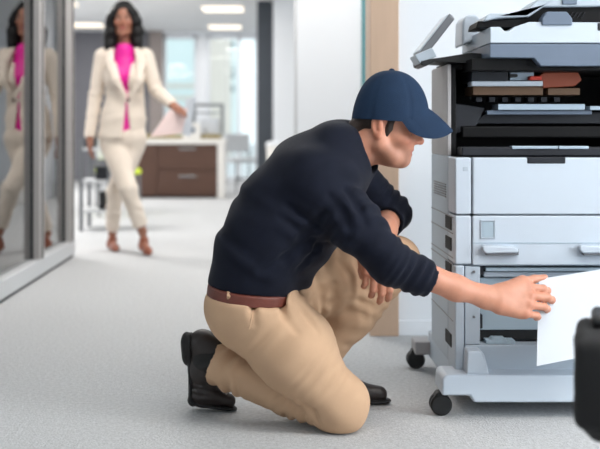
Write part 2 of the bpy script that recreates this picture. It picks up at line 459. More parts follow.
# wheeled base
DBS = 2.95
base = MB()
zt, zb = cz(375,DBS), cz(403,DBS)
base.prism([(cx(442,DBS), cz(396,DBS)), (cx(470,DBS), cz(396,DBS)), (cx(474,DBS), zb), (XR+.05, zb), (XR+.05, zt), (cx(446,DBS), zt), (cx(442,DBS), cz(379,DBS))], DBS, DF+.055)
base.box(XL+.01, XR+.02, DF+.04, 3.6, .045, zt+.004)
base.build('base', M['cop_white'], cp, bevel=.008)
br = MB(); br.prism([(cx(463), zt-.005), (cx(486), zt-.005), (cx(481), cz(352)), (cx(478), cz(347)), (cx(464), cz(347))], 2.965, DF+.02)
br.build('foot_bracket', M['cop_white'], cp, bevel=.006)
MB().box(XX(413,3.6), XL+.05, 3.55, 3.65, ZZ(352,3.6), ZZ(339,3.6)).build('rear_foot', M['cop_warm'], cp, bevel=.006)
def castor(x, y):
    c = MB().lathe((x, y-.022, .033), [(.014,0),(.028,0),(.033,.005),(.033,.017),(.027,.020),(.027,.024),(.033,.027),(.033,.039),(.028,.044),(.014,.044)], 24, 1).build('castor', M['black'], cp, smooth=True)
    h = MB().prism([(x-.02, .036), (x+.02, .036), (x+.02, .072), (x-.012, .072), (x-.02, .06)], y-.02, y+.02)
    h.build('castor_housing', M['black'], c, bevel=.004)
castor(XX(441,3.0), 3.01); castor(XX(415.5,3.6), 3.60); castor(XR-.02, 3.01); castor(XR-.02, 3.60)
# lower body
z267 = cz(267)
shell = MB()
shell.box(XL, XL+.018, DF+.122, DB, zt, cz(157))                  # left side wall
shell.box(XR-.02, XR, DF, DB, zt, cz(157))
shell.box(XL+.004, XR-.004, DB-.02, DB-.001, zt, cz(60))
shell.box(XL+.003, XR-.004, DF+.02, DB-.002, z267, cz(262))
shell.box(XL+.003, XR-.004, DF+.10, DB-.002, zt, cz(157)-.002)
shell.build('body', M['cop_light'], cp, bevel=.003)
cbox('corner_column', 455, 471.6, 157.5, 214.5, DF, DF+.12, 'cop_white', .006)
cbox('corner_column', 455, 471.6, 215.7, 264.5, DF, DF+.12, 'cop_white', .006)
cbox('corner_column', 455, 464.5, 265.5, 375, DF, DF+.12, 'cop_light', .006)
hp = cbox('hinge_panel', 465.2, 480.5, 266.5, 345, DF+.004, DF+.10, 'cop_light', .003)
for yy in (272, 317): MB().lathe((cx(474), DF+.002, cz(yy)), [(.004,-.004),(.0045,0),(.003,.004)], 12, 1).build('screw', M['greymetal'], hp)
# front cover above, with its latch
fc = cbox('front_cover', 472.3, 0, 157.5, 214.5, DF-.004, DF+.06, 'cop_white', .006, xr=XR)
MB().box(cx(527), cx(565), DF-.007, DF+.03, cz(163.5), cz(157)).build('latch', M['charcoal'], fc, bevel=.003)
cbox('corner_badge', 463, 468, 166.5, 171, DF-.001, DF+.003, 'cop_light', .0008)
# paper drawer
pd = cbox('paper_drawer', 472.3, 0, 215.7, 265.2, DF-.003, DF+.08, 'cop_white', .005, xr=XR)
fr = MB(); a, b, t, u = cx(480), cx(495), cz(220), cz(238.5)
fr.box(a, b, DF-.0065, DF, t-.004, t).box(a, b, DF-.0065, DF, u, u+.004).box(a, a+.004, DF-.0065, DF, u, t).box(b-.004, b, DF-.0065, DF, u, t)
fr.build('gauge_frame', M['cop_light'], pd, bevel=.001)
MB().box(a+.006, b, DF-.0045, DF, u+.005, t-.005).build('paper_gauge', M['cop_inner'], pd)
MB().box(cx(472.3), XR, DF-.0045, DF, cz(243.3), cz(242.4)).build('drawer_groove', M['cop_inner'], pd)
def handle(x0, x1):
    h = MB(); n = 10; pts = []
    h.prism([(cx(x0), cz(249)), (cx(x0+3), cz(252.5)), (cx(x1), cz(252)), (cx(x1), cz(248)), (cx(x1-4), cz(245.6)), (cx(x0+3), cz(244.4)), (cx(x0), cz(245.5))], DF-.028, DF)
    o = h.build('handle', M['cop_white'], pd, bevel=.007, seg=3)
    MB().box(cx(x0+4), cx(x1-1), DF-.024, DF, cz(254.6), cz(252)).build('grip_recess', M['greymetal'], o, bevel=.003)
    MB().box(cx(x1-.8), cx(x1+.8), DF-.02, DF, cz(254.5), cz(248.5)).build('handle_end', M['greymetal'], o, bevel=.002)
handle(480.5, 516.5); handle(577, 613)
# opened lower bay
bay = cbox('open_bay', 480.5, 0, 265.5, 273, DF+.04, DF+.1, 'charcoal', .001, xr=XR-.02)
cbox('bay_rail', 487, 0, 268.5, 272, DF+.015, DF+.05, 'cop_inner', .002, xr=XR-.02)
cbox('bay_rail', 486, 0, 273, 278.5, DF+.03, DF+.08, 'cop_light', .003, xr=XR-.02)
cbox('inner_panel', 483, 0, 279.5, 333, DF+.045, DF+.09, 'cop_inner', .003, xr=XR-.02)
cbox('bay_slot', 481, 0, 333, 343.5, DF+.05, DF+.1, 'black', .001, xr=XR-.02)
for q in ((481.2,485,276,267.5),(482,484,306,291),(481.5,484,330,316)):
    MB().box(cx(q[0]), cx(q[1]), DF+.02, DF+.09, cz(q[2]), cz(q[3])).build('hinge', M['charcoal'], cp, bevel=.001)
bk = MB(); bk.box(cx(481.2), cx(485), DF+.02, DF+.09, cz(276), cz(267.5)).box(cx(482), cx(484), DF+.02, DF+.09, cz(306), cz(291)).box(cx(481.5), cx(484), DF+.02, DF+.09, cz(330), cz(316))
lt = MB(); lt.prism([(cx(487), cz(345)), (cx(516), cz(345)), (cx(516), cz(341)), (cx(508), cz(341)), (cx(506), cz(339)), (cx(494), cz(339)), (cx(492), cz(341)), (cx(487), cz(341))], DF+.012, DF+.05)
lt.build('slot_tongue', M['cop_inner'], cp, bevel=.001)
cbox('lower_panel', 465.2, 0, 345.2, 376, DF+.003, DF+.1, 'cop_light', .004, xr=XR)
# left side: black grip recesses and panel seams
for k, (yy, dd) in enumerate(((222.5,3.12), (243,3.12), (269,3.12), (338,3.12))):
    px = CX + XL*FPX/dd
    MB().box(XL-.003, XL+.01, dd-.045, dd+.055, ZZ(yy+6.5,dd), ZZ(yy-6.5,dd)).build('side_grip', M['blacksoft'], cp, bevel=.002)
for (yy) in (216, 232, 256, 262, 318):
    MB().box(XL-.0015, XL+.004, DF+.03, DB-.002, ZZ(yy,3.1)-.0016, ZZ(yy,3.1)+.0016).build('side_seam', M['greymetal'], cp)
sv = MB()
for k in range(6): sv.box(XL-.002, XL+.004, 3.17, 3.40, .655+.008*k, .659+.008*k)
sv.build('side_vent', M['greymetal'], cp)
# dark machine interior
DI = 3.155
MB().box(XL, cx(447.5,DI)+.012, DI, DB, cz(157), ZZ(64,DI)).build('side_pillar', M['cop_warm'], cp, bevel=.004)
MB().box(XR-.03, XR, DI, DB, cz(157), cz(60)).build('side_pillar', M['cop_warm'], cp, bevel=.004)
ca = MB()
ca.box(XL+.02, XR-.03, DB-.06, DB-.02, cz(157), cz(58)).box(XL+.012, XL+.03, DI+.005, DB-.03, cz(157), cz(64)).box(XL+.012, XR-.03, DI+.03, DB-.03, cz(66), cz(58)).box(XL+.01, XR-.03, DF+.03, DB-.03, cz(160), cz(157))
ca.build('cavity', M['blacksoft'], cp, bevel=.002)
def ib(name, x0, x1, y0, y1, d0, d1, mat, bevel=.002): return MB().box(XX(x0,d0), XX(x1,d0), d0, d1, ZZ(y1,d0), ZZ(y0,d0)).build(name, M[mat], cp, bevel=bevel)
ib('inner_ledge', 462, 640, 147, 156, 3.06, 3.14, 'charcoal', .004)
ib('ledge_strip', 512, 558, 146, 149, 3.055, 3.09, 'steel')
ib('ledge_strip', 559, 589, 146, 149, 3.055, 3.09, 'steel')
ib('black_roller', 462, 640, 126, 138, 3.16, 3.24, 'blacksoft', .006)
ib('guide_rail', 498, 585, 104, 110, 3.15, 3.24, 'steel')
ib('guide_rail', 590, 640, 106, 110, 3.15, 3.24, 'steel')
sl = MB(); sl.prism([(XX(474,3.2), ZZ(124,3.2)), (XX(640,3.2), ZZ(124,3.2)), (XX(640,3.2), ZZ(112,3.2)), (XX(486,3.2), ZZ(112,3.2))], 3.2, 3.32); sl.build('fuser_block', M['charcoal'], cp, bevel=.004)
ib('grey_strip', 487, 592, 110.4, 114.6, 3.165, 3.2, 'cop_blue')
ib('white_bar', 472, 543, 81, 86, 3.13, 3.2, 'cop_white')
ib('tan_block', 473, 543, 86, 95, 3.16, 3.3, 'tanplast')
ib('dark_cover', 472, 508, 70, 81, 3.12, 3.3, 'charcoal')
ib('steel_plate', 510, 534, 71.5, 80.5, 3.15, 3.3, 'steel')
ib('steel_knob', 509, 518, 74, 77, 3.12, 3.16, 'black', .003)
oc = MB(); oc.prism([(XX(531,3.15), ZZ(80.5,3.15)), (XX(543,3.15), ZZ(81,3.15)), (XX(543,3.15), ZZ(88,3.15)), (XX(575,3.15), ZZ(86,3.15)), (XX(582,3.15), ZZ(80,3.15)), (XX(578,3.15), ZZ(72,3.15)), (XX(545,3.15), ZZ(72,3.15))], 3.15, 3.3)
oc.build('toner_cartridge', M['orange'], cp, bevel=.003)
ib('red_lever', 530, 542, 76, 80, 3.12, 3.16, 'red', .003)
ib('tan_block', 548, 580, 88, 95, 3.17, 3.3, 'tanplast')
lm = MB()
for k in range(7): lm.box(XX(476+k*13,3.19), XX(482+k*13,3.19), 3.19, 3.24, ZZ(102,3.19), ZZ(97,3.19))
lm.build('gear_row', M['charcoal'], cp, bevel=.002)
tr = MB(); tr.prism([(XX(449,3.2), ZZ(136,3.2)), (XX(474,3.2), ZZ(128,3.2)), (XX(484,3.2), ZZ(108,3.2)), (XX(449,3.2), ZZ(103,3.2))], 3.18, 3.3); tr.build('side_guide', M['charcoal'], cp, bevel=.004)
# scanner above
su = MB(); su.prism([(cx(490), cz(57.5)), (cx(534), cz(58)), (cx(541), cz(66)), (XR+.01, cz(66)), (XR+.01, cz(43.5)), (cx(490), cz(43.5))], DF, DB)
sc_u = su.build('scanner_front', M['cop_blue'], cp, bevel=.003)
st = MB(); st.prism([(cx(490), cz(43)), (XR+.012, cz(43)), (XR+.012, cz(23)), (cx(529), cz(22)), (cx(514), cz(27)), (cx(509), cz(31)), (cx(504), cz(31)), (cx(500), cz(27)), (cx(490), cz(27))], DF-.004, DB)
st.build('scanner_top', M['cop_white'], cp, bevel=.003)
lv = MB(); lv.prism([(XX(461,3.3), ZZ(46,3.3)), (XX(477,3.3), ZZ(40,3.3)), (XX(479,3.3), ZZ(20,3.3)), (XX(476,3.3), ZZ(15.5,3.3)), (XX(466,3.3), ZZ(15.5,3.3)), (XX(462,3.3), ZZ(20,3.3))], 3.28, 3.42)
lv.build('hinge_cover', M['cop_white'], cp, bevel=.012, seg=3)
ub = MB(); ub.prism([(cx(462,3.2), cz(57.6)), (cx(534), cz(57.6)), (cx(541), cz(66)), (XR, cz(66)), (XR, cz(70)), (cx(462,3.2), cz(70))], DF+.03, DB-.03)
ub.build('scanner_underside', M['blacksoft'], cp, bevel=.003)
# document feeder
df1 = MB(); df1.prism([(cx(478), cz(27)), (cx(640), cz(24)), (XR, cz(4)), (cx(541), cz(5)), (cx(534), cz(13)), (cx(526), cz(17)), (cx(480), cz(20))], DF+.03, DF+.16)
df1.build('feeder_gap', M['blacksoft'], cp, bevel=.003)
df2 = MB(); df2.prism([(cx(484), cz(21)), (cx(487), cz(15)), (cx(492), cz(12.8)), (cx(527), cz(12.8)), (cx(533), cz(4)), (cx(541), cz(-2)), (cx(560), cz(-6)), (XR, cz(-8)), (XR, cz(5)), (cx(545), cz(6.5)), (cx(538), cz(11)), (cx(531), cz(16)), (cx(500), cz(17.5))], DF+.012, DF+.17)
df2.build('document_feeder', M['cop_light'], cp, bevel=.006)
tb = MB(); tb.prism([(cx(541), cz(25.5)), (cx(571.5), cz(25.5)), (cx(571.5), cz(19)), (cx(566), cz(12)), (cx(546), cz(12)), (cx(541), cz(19))], DF-.012, DF+.06)
tb.build('feeder_tab', M['cop_blue'], cp, bevel=.004)
MB().box(cx(563), cx(578), DF+.006, DF+.06, cz(4), cz(-3)).build('feeder_button', M['cop_blue'], cp, bevel=.003)
MB().box(cx(597), cx(605), DF-.006, DF+.05, cz(31), cz(23)).build('feeder_catch', M['black'], cp, bevel=.003)
sp = MB()
for k in range(4): sp.obox((cx(574+k*4), DF+.028, cz(14)), (.0012,0,0), (0,.004,0), (.006,0,.009))
sp.build('feeder_ribs', M['charcoal'], cp)
# dark tray that sticks out on the left, and the raised grey flap on its end
tp = MB(); tp.prism([(XX(418,3.2), ZZ(66,3.2)), (XX(423,3.2), ZZ(67.5,3.2)), (XX(431,3.2), ZZ(63,3.2)), (XX(488,3.2), ZZ(66,3.2)), (XX(488,3.2), ZZ(56,3.2)), (XX(468,3.2), ZZ(54,3.2)), (XX(440,3.2), ZZ(58.5,3.2)), (XX(417,3.2), ZZ(61.5,3.2))], 3.14, 3.30)
tp.build('exit_tray', M['black'], cp, bevel=.003)
c0, c1 = P(419,56,3.25), P(448,19,3.25); ax = (c1-c0)/2; nn = nrm(V(-ax[2],0,ax[0]))
fl = MB().obox((c0+c1)/2, ax, (0,.075,0), nn*.012).build('raised_flap', M['greymetal'], cp, bevel=.004)
MB().obox((c0+c1)/2+nn*.013, ax*.96, (0,.07,0), nn*.003).build('flap_facing', M['cop_white'], fl, bevel=.001)
MB().obox(c1+nrm(ax)*.004, nrm(ax)*.007, (0,.03,0), nn*.009).build('flap_tip', M['charcoal'], fl, bevel=.002)
MB().obox(P(423,57,3.2), (.028,0,.012), (0,.06,0), (-.008,0,.014)).build('flap_hinge', M['cop_light'], cp, bevel=.004)

# ================================================================== far furniture
dC = 12.7
cab = thing('cabinet', 'low walnut drawer cabinet with a white worktop, standing at the back', 'cabinet', (XX(175,dC), dC+.3, 0))
MB().box(XX(112,dC), XX(217.5,dC), dC+.02, dC+.6, .07, ZZ(144,dC)).build('body', M['walnut'], cab, bevel=.004)
MB().box(XX(112,dC), XX(217.5,dC), dC+.06, dC+.58, 0, .07).build('plinth', M['rubber'], cab)
MB().box(XX(217.5,dC), XX(225,dC), dC-.02, dC+.62, 0, ZZ(144,dC)).build('end_panel', M['worktop'], cab, bevel=.005)
MB().box(XX(110,dC), XX(226,dC), dC-.03, dC+.63, ZZ(144.2,dC), ZZ(138.8,dC)).build('worktop', M['worktop'], cab, bevel=.006)
for (a, b, y0, y1, h) in ((157.8,217,146,169,148.5), (157.8,217,170,196,176), (134,157,146,196,None), (113,133.3,146,196,None)):
    dr = MB().box(XX(a,dC), XX(b,dC), dC, dC+.03, ZZ(y1,dC)+.003, ZZ(y0,dC)).build('drawer' if h else 'door', M['walnut'], cab, bevel=.004)
    if h: MB().box(XX(179,dC), XX(196,dC), dC-.025, dC+.005, ZZ(h+1,dC), ZZ(h-.6,dC)).build('handle', M['chrome'], dr, bevel=.004)
ztop = ZZ(138.8,dC)
mt = MB().box(XX(138,dC), XX(220,dC), dC+.12, dC+.5, ztop+.001, ztop+.055).build('folder_stack', M['olive'], org=P(179,138,dC), bevel=.01)
tag(mt, 'olive folder lying flat along the white worktop of the cabinet', 'folder')
bx = thing('tent_card', 'small white card box with a grey label on the walnut cabinet', 'card box', (XX(191,dC), dC+.06, ztop))
MB().box(XX(182.5,dC), XX(200,dC), dC, dC+.1, ztop+.001, ZZ(123,dC)).build('box', M['worktop'], bx, bevel=.006)
MB().box(XX(186,dC), XX(195,dC), dC-.004, dC+.001, ZZ(133,dC), ZZ(127,dC)).build('label', M['cop_blue'], bx)
og = thing('desk_shelf', 'open grey metal desk shelf standing on the walnut cabinet', 'desk shelf', (XX(207,dC), dC+.3, ztop+.055))
f = MB(); x0, x1, z1 = XX(191,dC), XX(222.5,dC), ZZ(103,dC)
f.box(x0, x1, dC+.2, dC+.46, z1-.035, z1)
f.build('shelf', M['greymetal'], og, bevel=.004)
for xx in (x0, x1-.03):
    MB().box(xx, xx+.03, dC+.2, dC+.46, ztop+.056, z1-.035).build('upright', M['greymetal'], og, bevel=.003)
f = MB().box(x0+.03, x1-.03, dC+.22, dC+.46, ZZ(112,dC)-.015, ZZ(112,dC)); f.build('shelf', M['greymetal'], og)
pp = MB().box(XX(200,dC), XX(218,dC), dC+.24, dC+.42, ztop+.057, ZZ(118,dC)).build('paper_stack', M['paper'], org=P(208,130,dC+.3), bevel=.01)
tag(pp, 'stack of white paper inside the open grey desk shelf', 'paper stack')

# metal chair right of the cabinet
def far_chair(x, d, label, rz, seatmat='alu_light'):
    t = thing('chair', label, 'chair', (x, d, 0)); 
    c, s_ = math.cos(rz), math.sin(rz)
    def w(a, b, z): return (x + c*a - s_*b, d + s_*a + c*b, z)
    def seat_or_back(cn, ha, hb, hz): m = MB(); m.obox(w(*cn), (c*ha, s_*ha, 0), (-s_*hb, c*hb, 0), (0, 0, hz)); return m
    seat_or_back((0,0,.455), .22, .21, .03).build('seat', M[seatmat], t, bevel=.015)
    seat_or_back((0,.21,.70), .21, .015, .13).build('backrest', M['alu_light'], t, bevel=.012)
    for sx in (-1, 1):
        MB().tube([w(sx*.2,-.19,.44), w(sx*.21,-.2,.0)], .012).build('leg', M['greymetal'], t, smooth=True)
        MB().tube([w(sx*.21,.22,0), w(sx*.2,.2,.45), w(sx*.19,.215,.8)], .012).build('leg', M['greymetal'], t, smooth=True)
    MB().tube([w(-.2,-.19,.2), w(.2,-.19,.2)], .009).build('stretcher', M['greymetal'], t, smooth=True)
    return t
far_chair(XX(243,13.9), 13.9, 'pale grey metal framed chair right of the walnut cabinet', .5)
far_chair(XX(118,10.2), 10.2, 'grey metal framed chair with a lime green seat, behind the walking person', .25, 'lime')
# metal trolley
dT = 8.5
tl = thing('trolley', 'open grey metal shelf trolley behind the walking person', 'trolley', (XX(95,dT), dT+.2, 0))
xa, xb = XX(79,dT), XX(111,dT)
for (zz) in (.16, .42, .70):
    MB().box(xa, xb, dT, dT+.42, zz, zz+.022).build('shelf', M['alu_light'], tl, bevel=.004)
for xx in (xa+.015, xb-.015):
    for yy in (dT+.015, dT+.405): MB().box(xx-.016, xx+.016, yy-.016, yy+.016, .0, .80).build('leg', M['greymetal'], tl, bevel=.004)
for (a, b, z0, h, mt, lb, ca, nm) in ((83,91,.722,.11,'black','black box on the top shelf of the grey trolley','box','storage_box'), (94,106,.442,.10,'charcoal','charcoal box on the middle shelf of the grey trolley','box','storage_box'), (97,108,.182,.14,'black','black box on the lowest shelf of the grey trolley','box','storage_box')):
    o = thing(nm, lb, ca, (XX((a+b)/2,dT), dT+.2, z0))
    MB().box(XX(a,dT), XX(b,dT), dT+.08, dT+.34, z0+.001, z0+h).build('box', M[mt], o, bevel=.006)
    MB().box(XX(a,dT)-.004, XX(b,dT)+.004, dT+.076, dT+.344, z0+h, z0+h+.016).build('lid', M[mt], o, bevel=.004)
# white bin by the pale column
bn = thing('waste_bin', 'round white waste bin beside the dark column', 'bin', (XX(279,11.6), 11.7, 0))
MB().lathe((XX(279,11.6), 11.7, 0), [(.12,0),(.125,.01),(.15,.68),(.15,.70)], 28).build('body', M['worktop'], bn, smooth=True)
MB().lathe((XX(279,11.6), 11.7, .70), [(.155,0),(.158,.01),(.155,.03),(.12,.045)], 28).build('lid', M['white_paint'], bn, smooth=True)

# ================================================================== office chair at the right edge
dH = 1.75
oc_ = thing('office_chair', 'black office chair with padded arm, in front of the copier beside the white sheet', 'office chair', (0, 0, 0))
ang = math.atan2(.3367, 1.0)
ux, uy = V(math.cos(ang), -math.sin(ang), 0), V(math.sin(ang), math.cos(ang), 0)   # right across, away from camera
o0 = P(573.5, 318, dH); o0[2] = 0
oc_.location = tuple(o0+ux*.30+uy*.2); ORG[oc_.name] = np.array(oc_.location)
def hw(a, b, z): return o0 + ux*a + uy*b + V(0,0,z)
zt_, zb_ = .497, ZZ(445,dH)
def armloop(a0, sgn):
    f = Field(np.minimum(hw(a0-.08,-.08,0),hw(a0+.08,.4,0))-V(.12,.12,0)+V(0,0,.2), np.maximum(hw(a0-.08,-.08,0),hw(a0+.08,.4,0))+V(.12,.12,.7), .005)
    axs = [ux, uy, V(0,0,1)]
    f.box(hw(a0+.033,.13,(zt_+zb_)/2+.01), (.034,.13,(zt_-zb_)/2-.01), axs, .022, .01)
    f.box(hw(a0+.045,.13,zb_+.03), (.024,.10,.035), axs, .022, .03)
    f.ripple(.002, .09, 3)
    return f
armloop(0, 1).mesh('armrest', M['blackfab'], oc_)
armloop(.56, 1).mesh('armrest', M['blackfab'], oc_)
for a0 in (.075, .555): MB().tube([hw(a0,.13,zb_+.03), hw(a0+(.0 if a0 < .3 else 0),.13,zb_-.03), hw(.2 if a0 < .3 else .44,.17,.27)], .014).build('arm_bracket', M['black'], oc_, smooth=True)
MB().obox(hw(.315,.17,.36), ux*.215, uy*.22, V(0,0,.04)).build('seat', M['blackfab'], oc_, bevel=.03, seg=4)
MB().obox(hw(.315,.43,.62), ux*.20, uy*.03, V(0,0,.2)).build('backrest', M['blackfab'], oc_, bevel=.028, seg=4)
MB().tube([hw(.315,.3,.31), hw(.315,.46,.33), hw(.315,.475,.5)], .02).build('back_bar', M['black'], oc_, smooth=True)
MB().tube([hw(.315,.17,.33), hw(.315,.17,.09)], .026, 16).build('gas_column', M['chrome'], oc_, smooth=True)
for k in range(5):
    an = 2*math.pi*k/5+.4; e = hw(.315,.17,0) + V(math.cos(an)*.29, math.sin(an)*.29, 0)
    MB().tube([hw(.315,.17,.11), e+V(0,0,.075)], [.026,.016], 10).build('base_spoke', M['black'], oc_, smooth=True)
    MB().lathe(e+V(-.02,0,.03), [(.012,0),(.03,.002),(.03,.018),(.03,.038),(.012,.04)], 18, 0).build('castor', M['black'], oc_, smooth=True)
kn = MB().obox(hw(.050,.17,zt_+.012), ux*.022, uy*.06, V(0,0,.013)); kn.build('arm_pad', M['black'], oc_, bevel=.012, seg=3)
# ================================================================== people
def skin_tone(base, lip, stubble, frames, brow):
    """skin colouring that belongs to the face itself: lips, beard growth, brows, redder ears and knuckles"""
    base, lip, stubble, brow = [np.array(lin(c)[:3]) for c in (base, lip, stubble, brow)]
    (o, f, l, u, s), has_beard, pinks = frames
    def g(p, c, r):
        return np.clip(1 - (((p - np.array(c))/np.array(r))**2).sum(1), 0, 1)
    def fn(vs):
        rel = (vs-o)/s; p = np.stack([rel@f, rel@l, rel@u], 1); pa = p.copy(); pa[:,1] = np.abs(pa[:,1])
        col = np.tile(base, (len(vs),1))
        def mixin(w, c): 
            w = np.clip(w,0,1)[:,None]; col[:] = col*(1-w) + c*w
        red = base*np.array([1.02,.80,.74])
        mixin(g(pa,(.122,0,-.028),(.035,.03,.03))*.7, red)
        mixin(g(pa,(.085,.045,-.02),(.045,.035,.035))*.7, red)
        mixin(g(pa,(-.01,.085,0),(.03,.03,.045))*.6, red)
        if has_beard:
            mixin(np.clip(g(pa,(.06,.05,-.085),(.075,.045,.062))*1.8,0,1)*.36, stubble)
            mixin(np.clip(g(pa,(.10,0,-.075),(.035,.045,.05))*1.6,0,1)*.30, stubble)
        mixin(np.clip(g(pa,(.106,0,-.062+(.010 if has_beard else 0)),(.02,.027,.012))*3,0,1)*.8, lip)
        mixin(np.clip(g(pa,(.098,.033,.027),(.02,.024,.0075))*3,0,1)*.9, brow)
        for c, r in pinks: mixin(np.clip(1-((vs-c)**2).sum(1)/r**2,0,1)*.8, red*.9)
        return col
    return fn

def head(F, o, f, l, u, s=1.0, fem=False):
    cu, lu, nu, lf = (0, 0, 0, 0) if fem else (.020, .010, .011, -.004)
    """o: point between the ears; f, l, u: forward, left, up"""
    def p(a, b, c): return o + s*(a*f + b*l + c*u)
    ax = [f, l, u]
    F.ell(p(.010,0,.042), np.array((.093,.075,.090))*s, ax, .02)
    F.ell(p(.045,0,-.028), np.array((.052,.056,.075))*s, ax, .03*s)
    F.ell(p(.060,0,-.022), np.array((.0465,.046,.060))*s, ax, .02*s)
    jw = .9 if fem else 1.0
    for sg in (-1, 1):
        F.path([p(.0,sg*.060*jw,-.012), p(.012,sg*.056*jw,-.060+cu*.5), p(.055,sg*.036*jw,-.092+cu*.6), p(.083,sg*.010,-.103+cu)], np.array((.016,.016,.017,.017))*s, .025*s)
        F.cap(p(.075,sg*.040,.026), p(.094,sg*.010,.020), .013*s, .012*s, .015*s)          # brow ridge
        F.ell(p(.066,sg*.046,-.018), np.array((.026,.02,.018))*s, ax, .025*s)              # cheekbone
        F.ell(p(.101,sg*.033,.004), np.array((.016,.017,.011))*s, ax, .014*s, op='cut')    # eye socket
        F.ell(p(.083,sg*.032,.003), np.array((.0130,.0140,.0125))*s, ax, .003*s)            # lids
        F.ell(p(.099,sg*.032,-.0005), np.array((.008,.0105,.0040))*s, ax, .002*s, op='cut')
    F.ell(p(.086,0,-.098+cu), np.array((.017,.02,.017))*s, ax, .02*s)                         # chin
    F.ell(p(.086,0,-.058+lu), np.array((.018,.03,.022))*s, ax, .02*s)
    F.cap(p(.100+.3*nu,0,.015), p(.121+.2*nu,0,-.022+nu), .0075*s, .0095*s, .012*s)                       # nose
    F.cap(p(.090,0,.016), p(.103,0,-.024+nu), .010*s, .0135*s, .010*s)
    F.ell(p(.122+.2*nu,0,-.026+nu), np.array((.011,.0105,.010))*s, ax, .008*s)
    for sg in (-1, 1):
        F.ell(p(.111,sg*.012,-.031+nu), np.array((.011,.007,.008))*s, ax, .006*s)
        F.ell(p(.116,sg*.006,-.040+nu), np.array((.006,.0035,.005))*s, ax, .003*s, op='cut')
    F.cap(p(.104+lf,-.016,-.056+lu), p(.104+lf,.016,-.056+lu), .0055*s, k=.008*s); F.ell(p(.109+lf,0,-.056+lu), np.array((.006,.014,.005))*s, ax, .006*s)
    F.cap(p(.102+lf,-.014,-.068+lu), p(.102+lf,.014,-.068+lu), .006*s, k=.008*s); F.ell(p(.106+lf,0,-.069+lu), np.array((.006,.013,.0055))*s, ax, .006*s)
    F.cap(p(.113+lf,-.02,-.0622+lu), p(.113+lf,.02,-.0622+lu), .0025*s, k=.004*s, op='cut')
    for sg in (-1, 1):                                                                     # ears
        ea = [nrm(f*.9+u*-.15), nrm(l*sg*.45+f*-.5), None]; ea[2] = np.cross(ea[0], ea[1]); ea[1] = np.cross(ea[2], ea[0])
        tu = nrm(u*.97 - f*.22); tf = nrm(np.cross(l, tu)) if True else f
        nn_ = nrm(l*sg - f*.35); a1 = nrm(tf - nn_*np.dot(tf,nn_)); a2 = np.cross(nn_, a1)
        c = p(-.012,sg*.080,.004)
        F.ell(c, np.array((.019,.0085,.033))*s, [a1, nn_, a2], .008*s)
        F.ell(c + s*(.007*nn_ + .002*a1 - .004*u), np.array((.0105,.007,.02))*s, [a1, nn_, a2], .004*s, op='cut')
        F.cap(c+s*(.009*a1-.008*u+.002*nn_), c+s*(.007*a1+.004*u), .005*s, k=.005*s)
        F.ell(c+s*(-.030*tu+.002*a1), np.array((.010,.006,.010))*s, [a1, nn_, a2], .008*s)
    return p

def hand(F, w, d, n, s=1.0, curl=(18,24,14), thumb=None, fan=.0, wr=.030, flip=1, curls=None, fat=1.0, wide=1.0):
    """w wrist, d finger direction, n back-of-hand direction; thumb side = flip * (n x d)"""
    d = nrm(d); n = nrm(n - d*np.dot(n,d)); t = np.cross(n, d)*flip
    offs = [q*wide for q in (.030, .0105, -.010, -.029)]; ml = (.088,.092,.086,.077)
    ph = ((.044,.026,.021), (.049,.030,.022), (.045,.028,.021), (.035,.021,.019)); rr = [q*fat for q in (.0092,.0095,.009,.008)]
    F.cap(w - d*.02*s, w + d*.02*s, wr*s, wr*.95*s, .03, flat=n, fr=.72)
    mc = []
    for i in range(4):
        b = w + s*(d*ml[i] + t*offs[i] - n*(.004 if i in (0,3) else 0))
        F.cap(w + s*(d*.012 + t*offs[i]*.62), b, .0155*s, .0118*s, .016*s)
        F.cap(w + s*(d*.015 + t*offs[i]*.6 - n*.010), b - s*(d*.012 + n*.008), .014*s, .010*s, .014*s)
        F.ell(b + n*.003*s, np.array((.0105,.0105,.0105))*s, None, .006*s)
        mc.append(b)
    for i in range(4):
        a = 0; q = mc[i]; dd = nrm(d + t*fan*(1.5-i)); c = curls[i] if curls else curl
        for j in range(3):
            a += math.radians(c[j]*(1+.06*(i-1)))
            v = dd*math.cos(a) - n*math.sin(a); e = q + s*ph[i][j]*v
            r0 = rr[i]*(1-.09*j); r1 = rr[i]*(1-.09*(j+1))
            F.cap(q, e, r0*s, r1*s, .0032*s)
            if j: F.ell(q + n*.0005, np.array((1,1,1))*r0*1.06*s, None, .003*s)
            q = e
    if thumb is None: thumb = [w + s*(d*.018+t*.022-n*.012), w + s*(d*.052+t*.046-n*.022), w + s*(d*.080+t*.052-n*.026), w + s*(d*.104+t*.050-n*.026)]
    F.cap(thumb[0], thumb[1], .017*s, .0125*s, .018*s)
    F.cap(w + s*(d*.03+t*.012-n*.010), thumb[1], .015*s, .011*s, .02*s)
    F.cap(thumb[1], thumb[2], .0118*s, .0105*s, .008*s); F.cap(thumb[2], thumb[3], .0105*s, .0082*s, .005*s)
    return mc

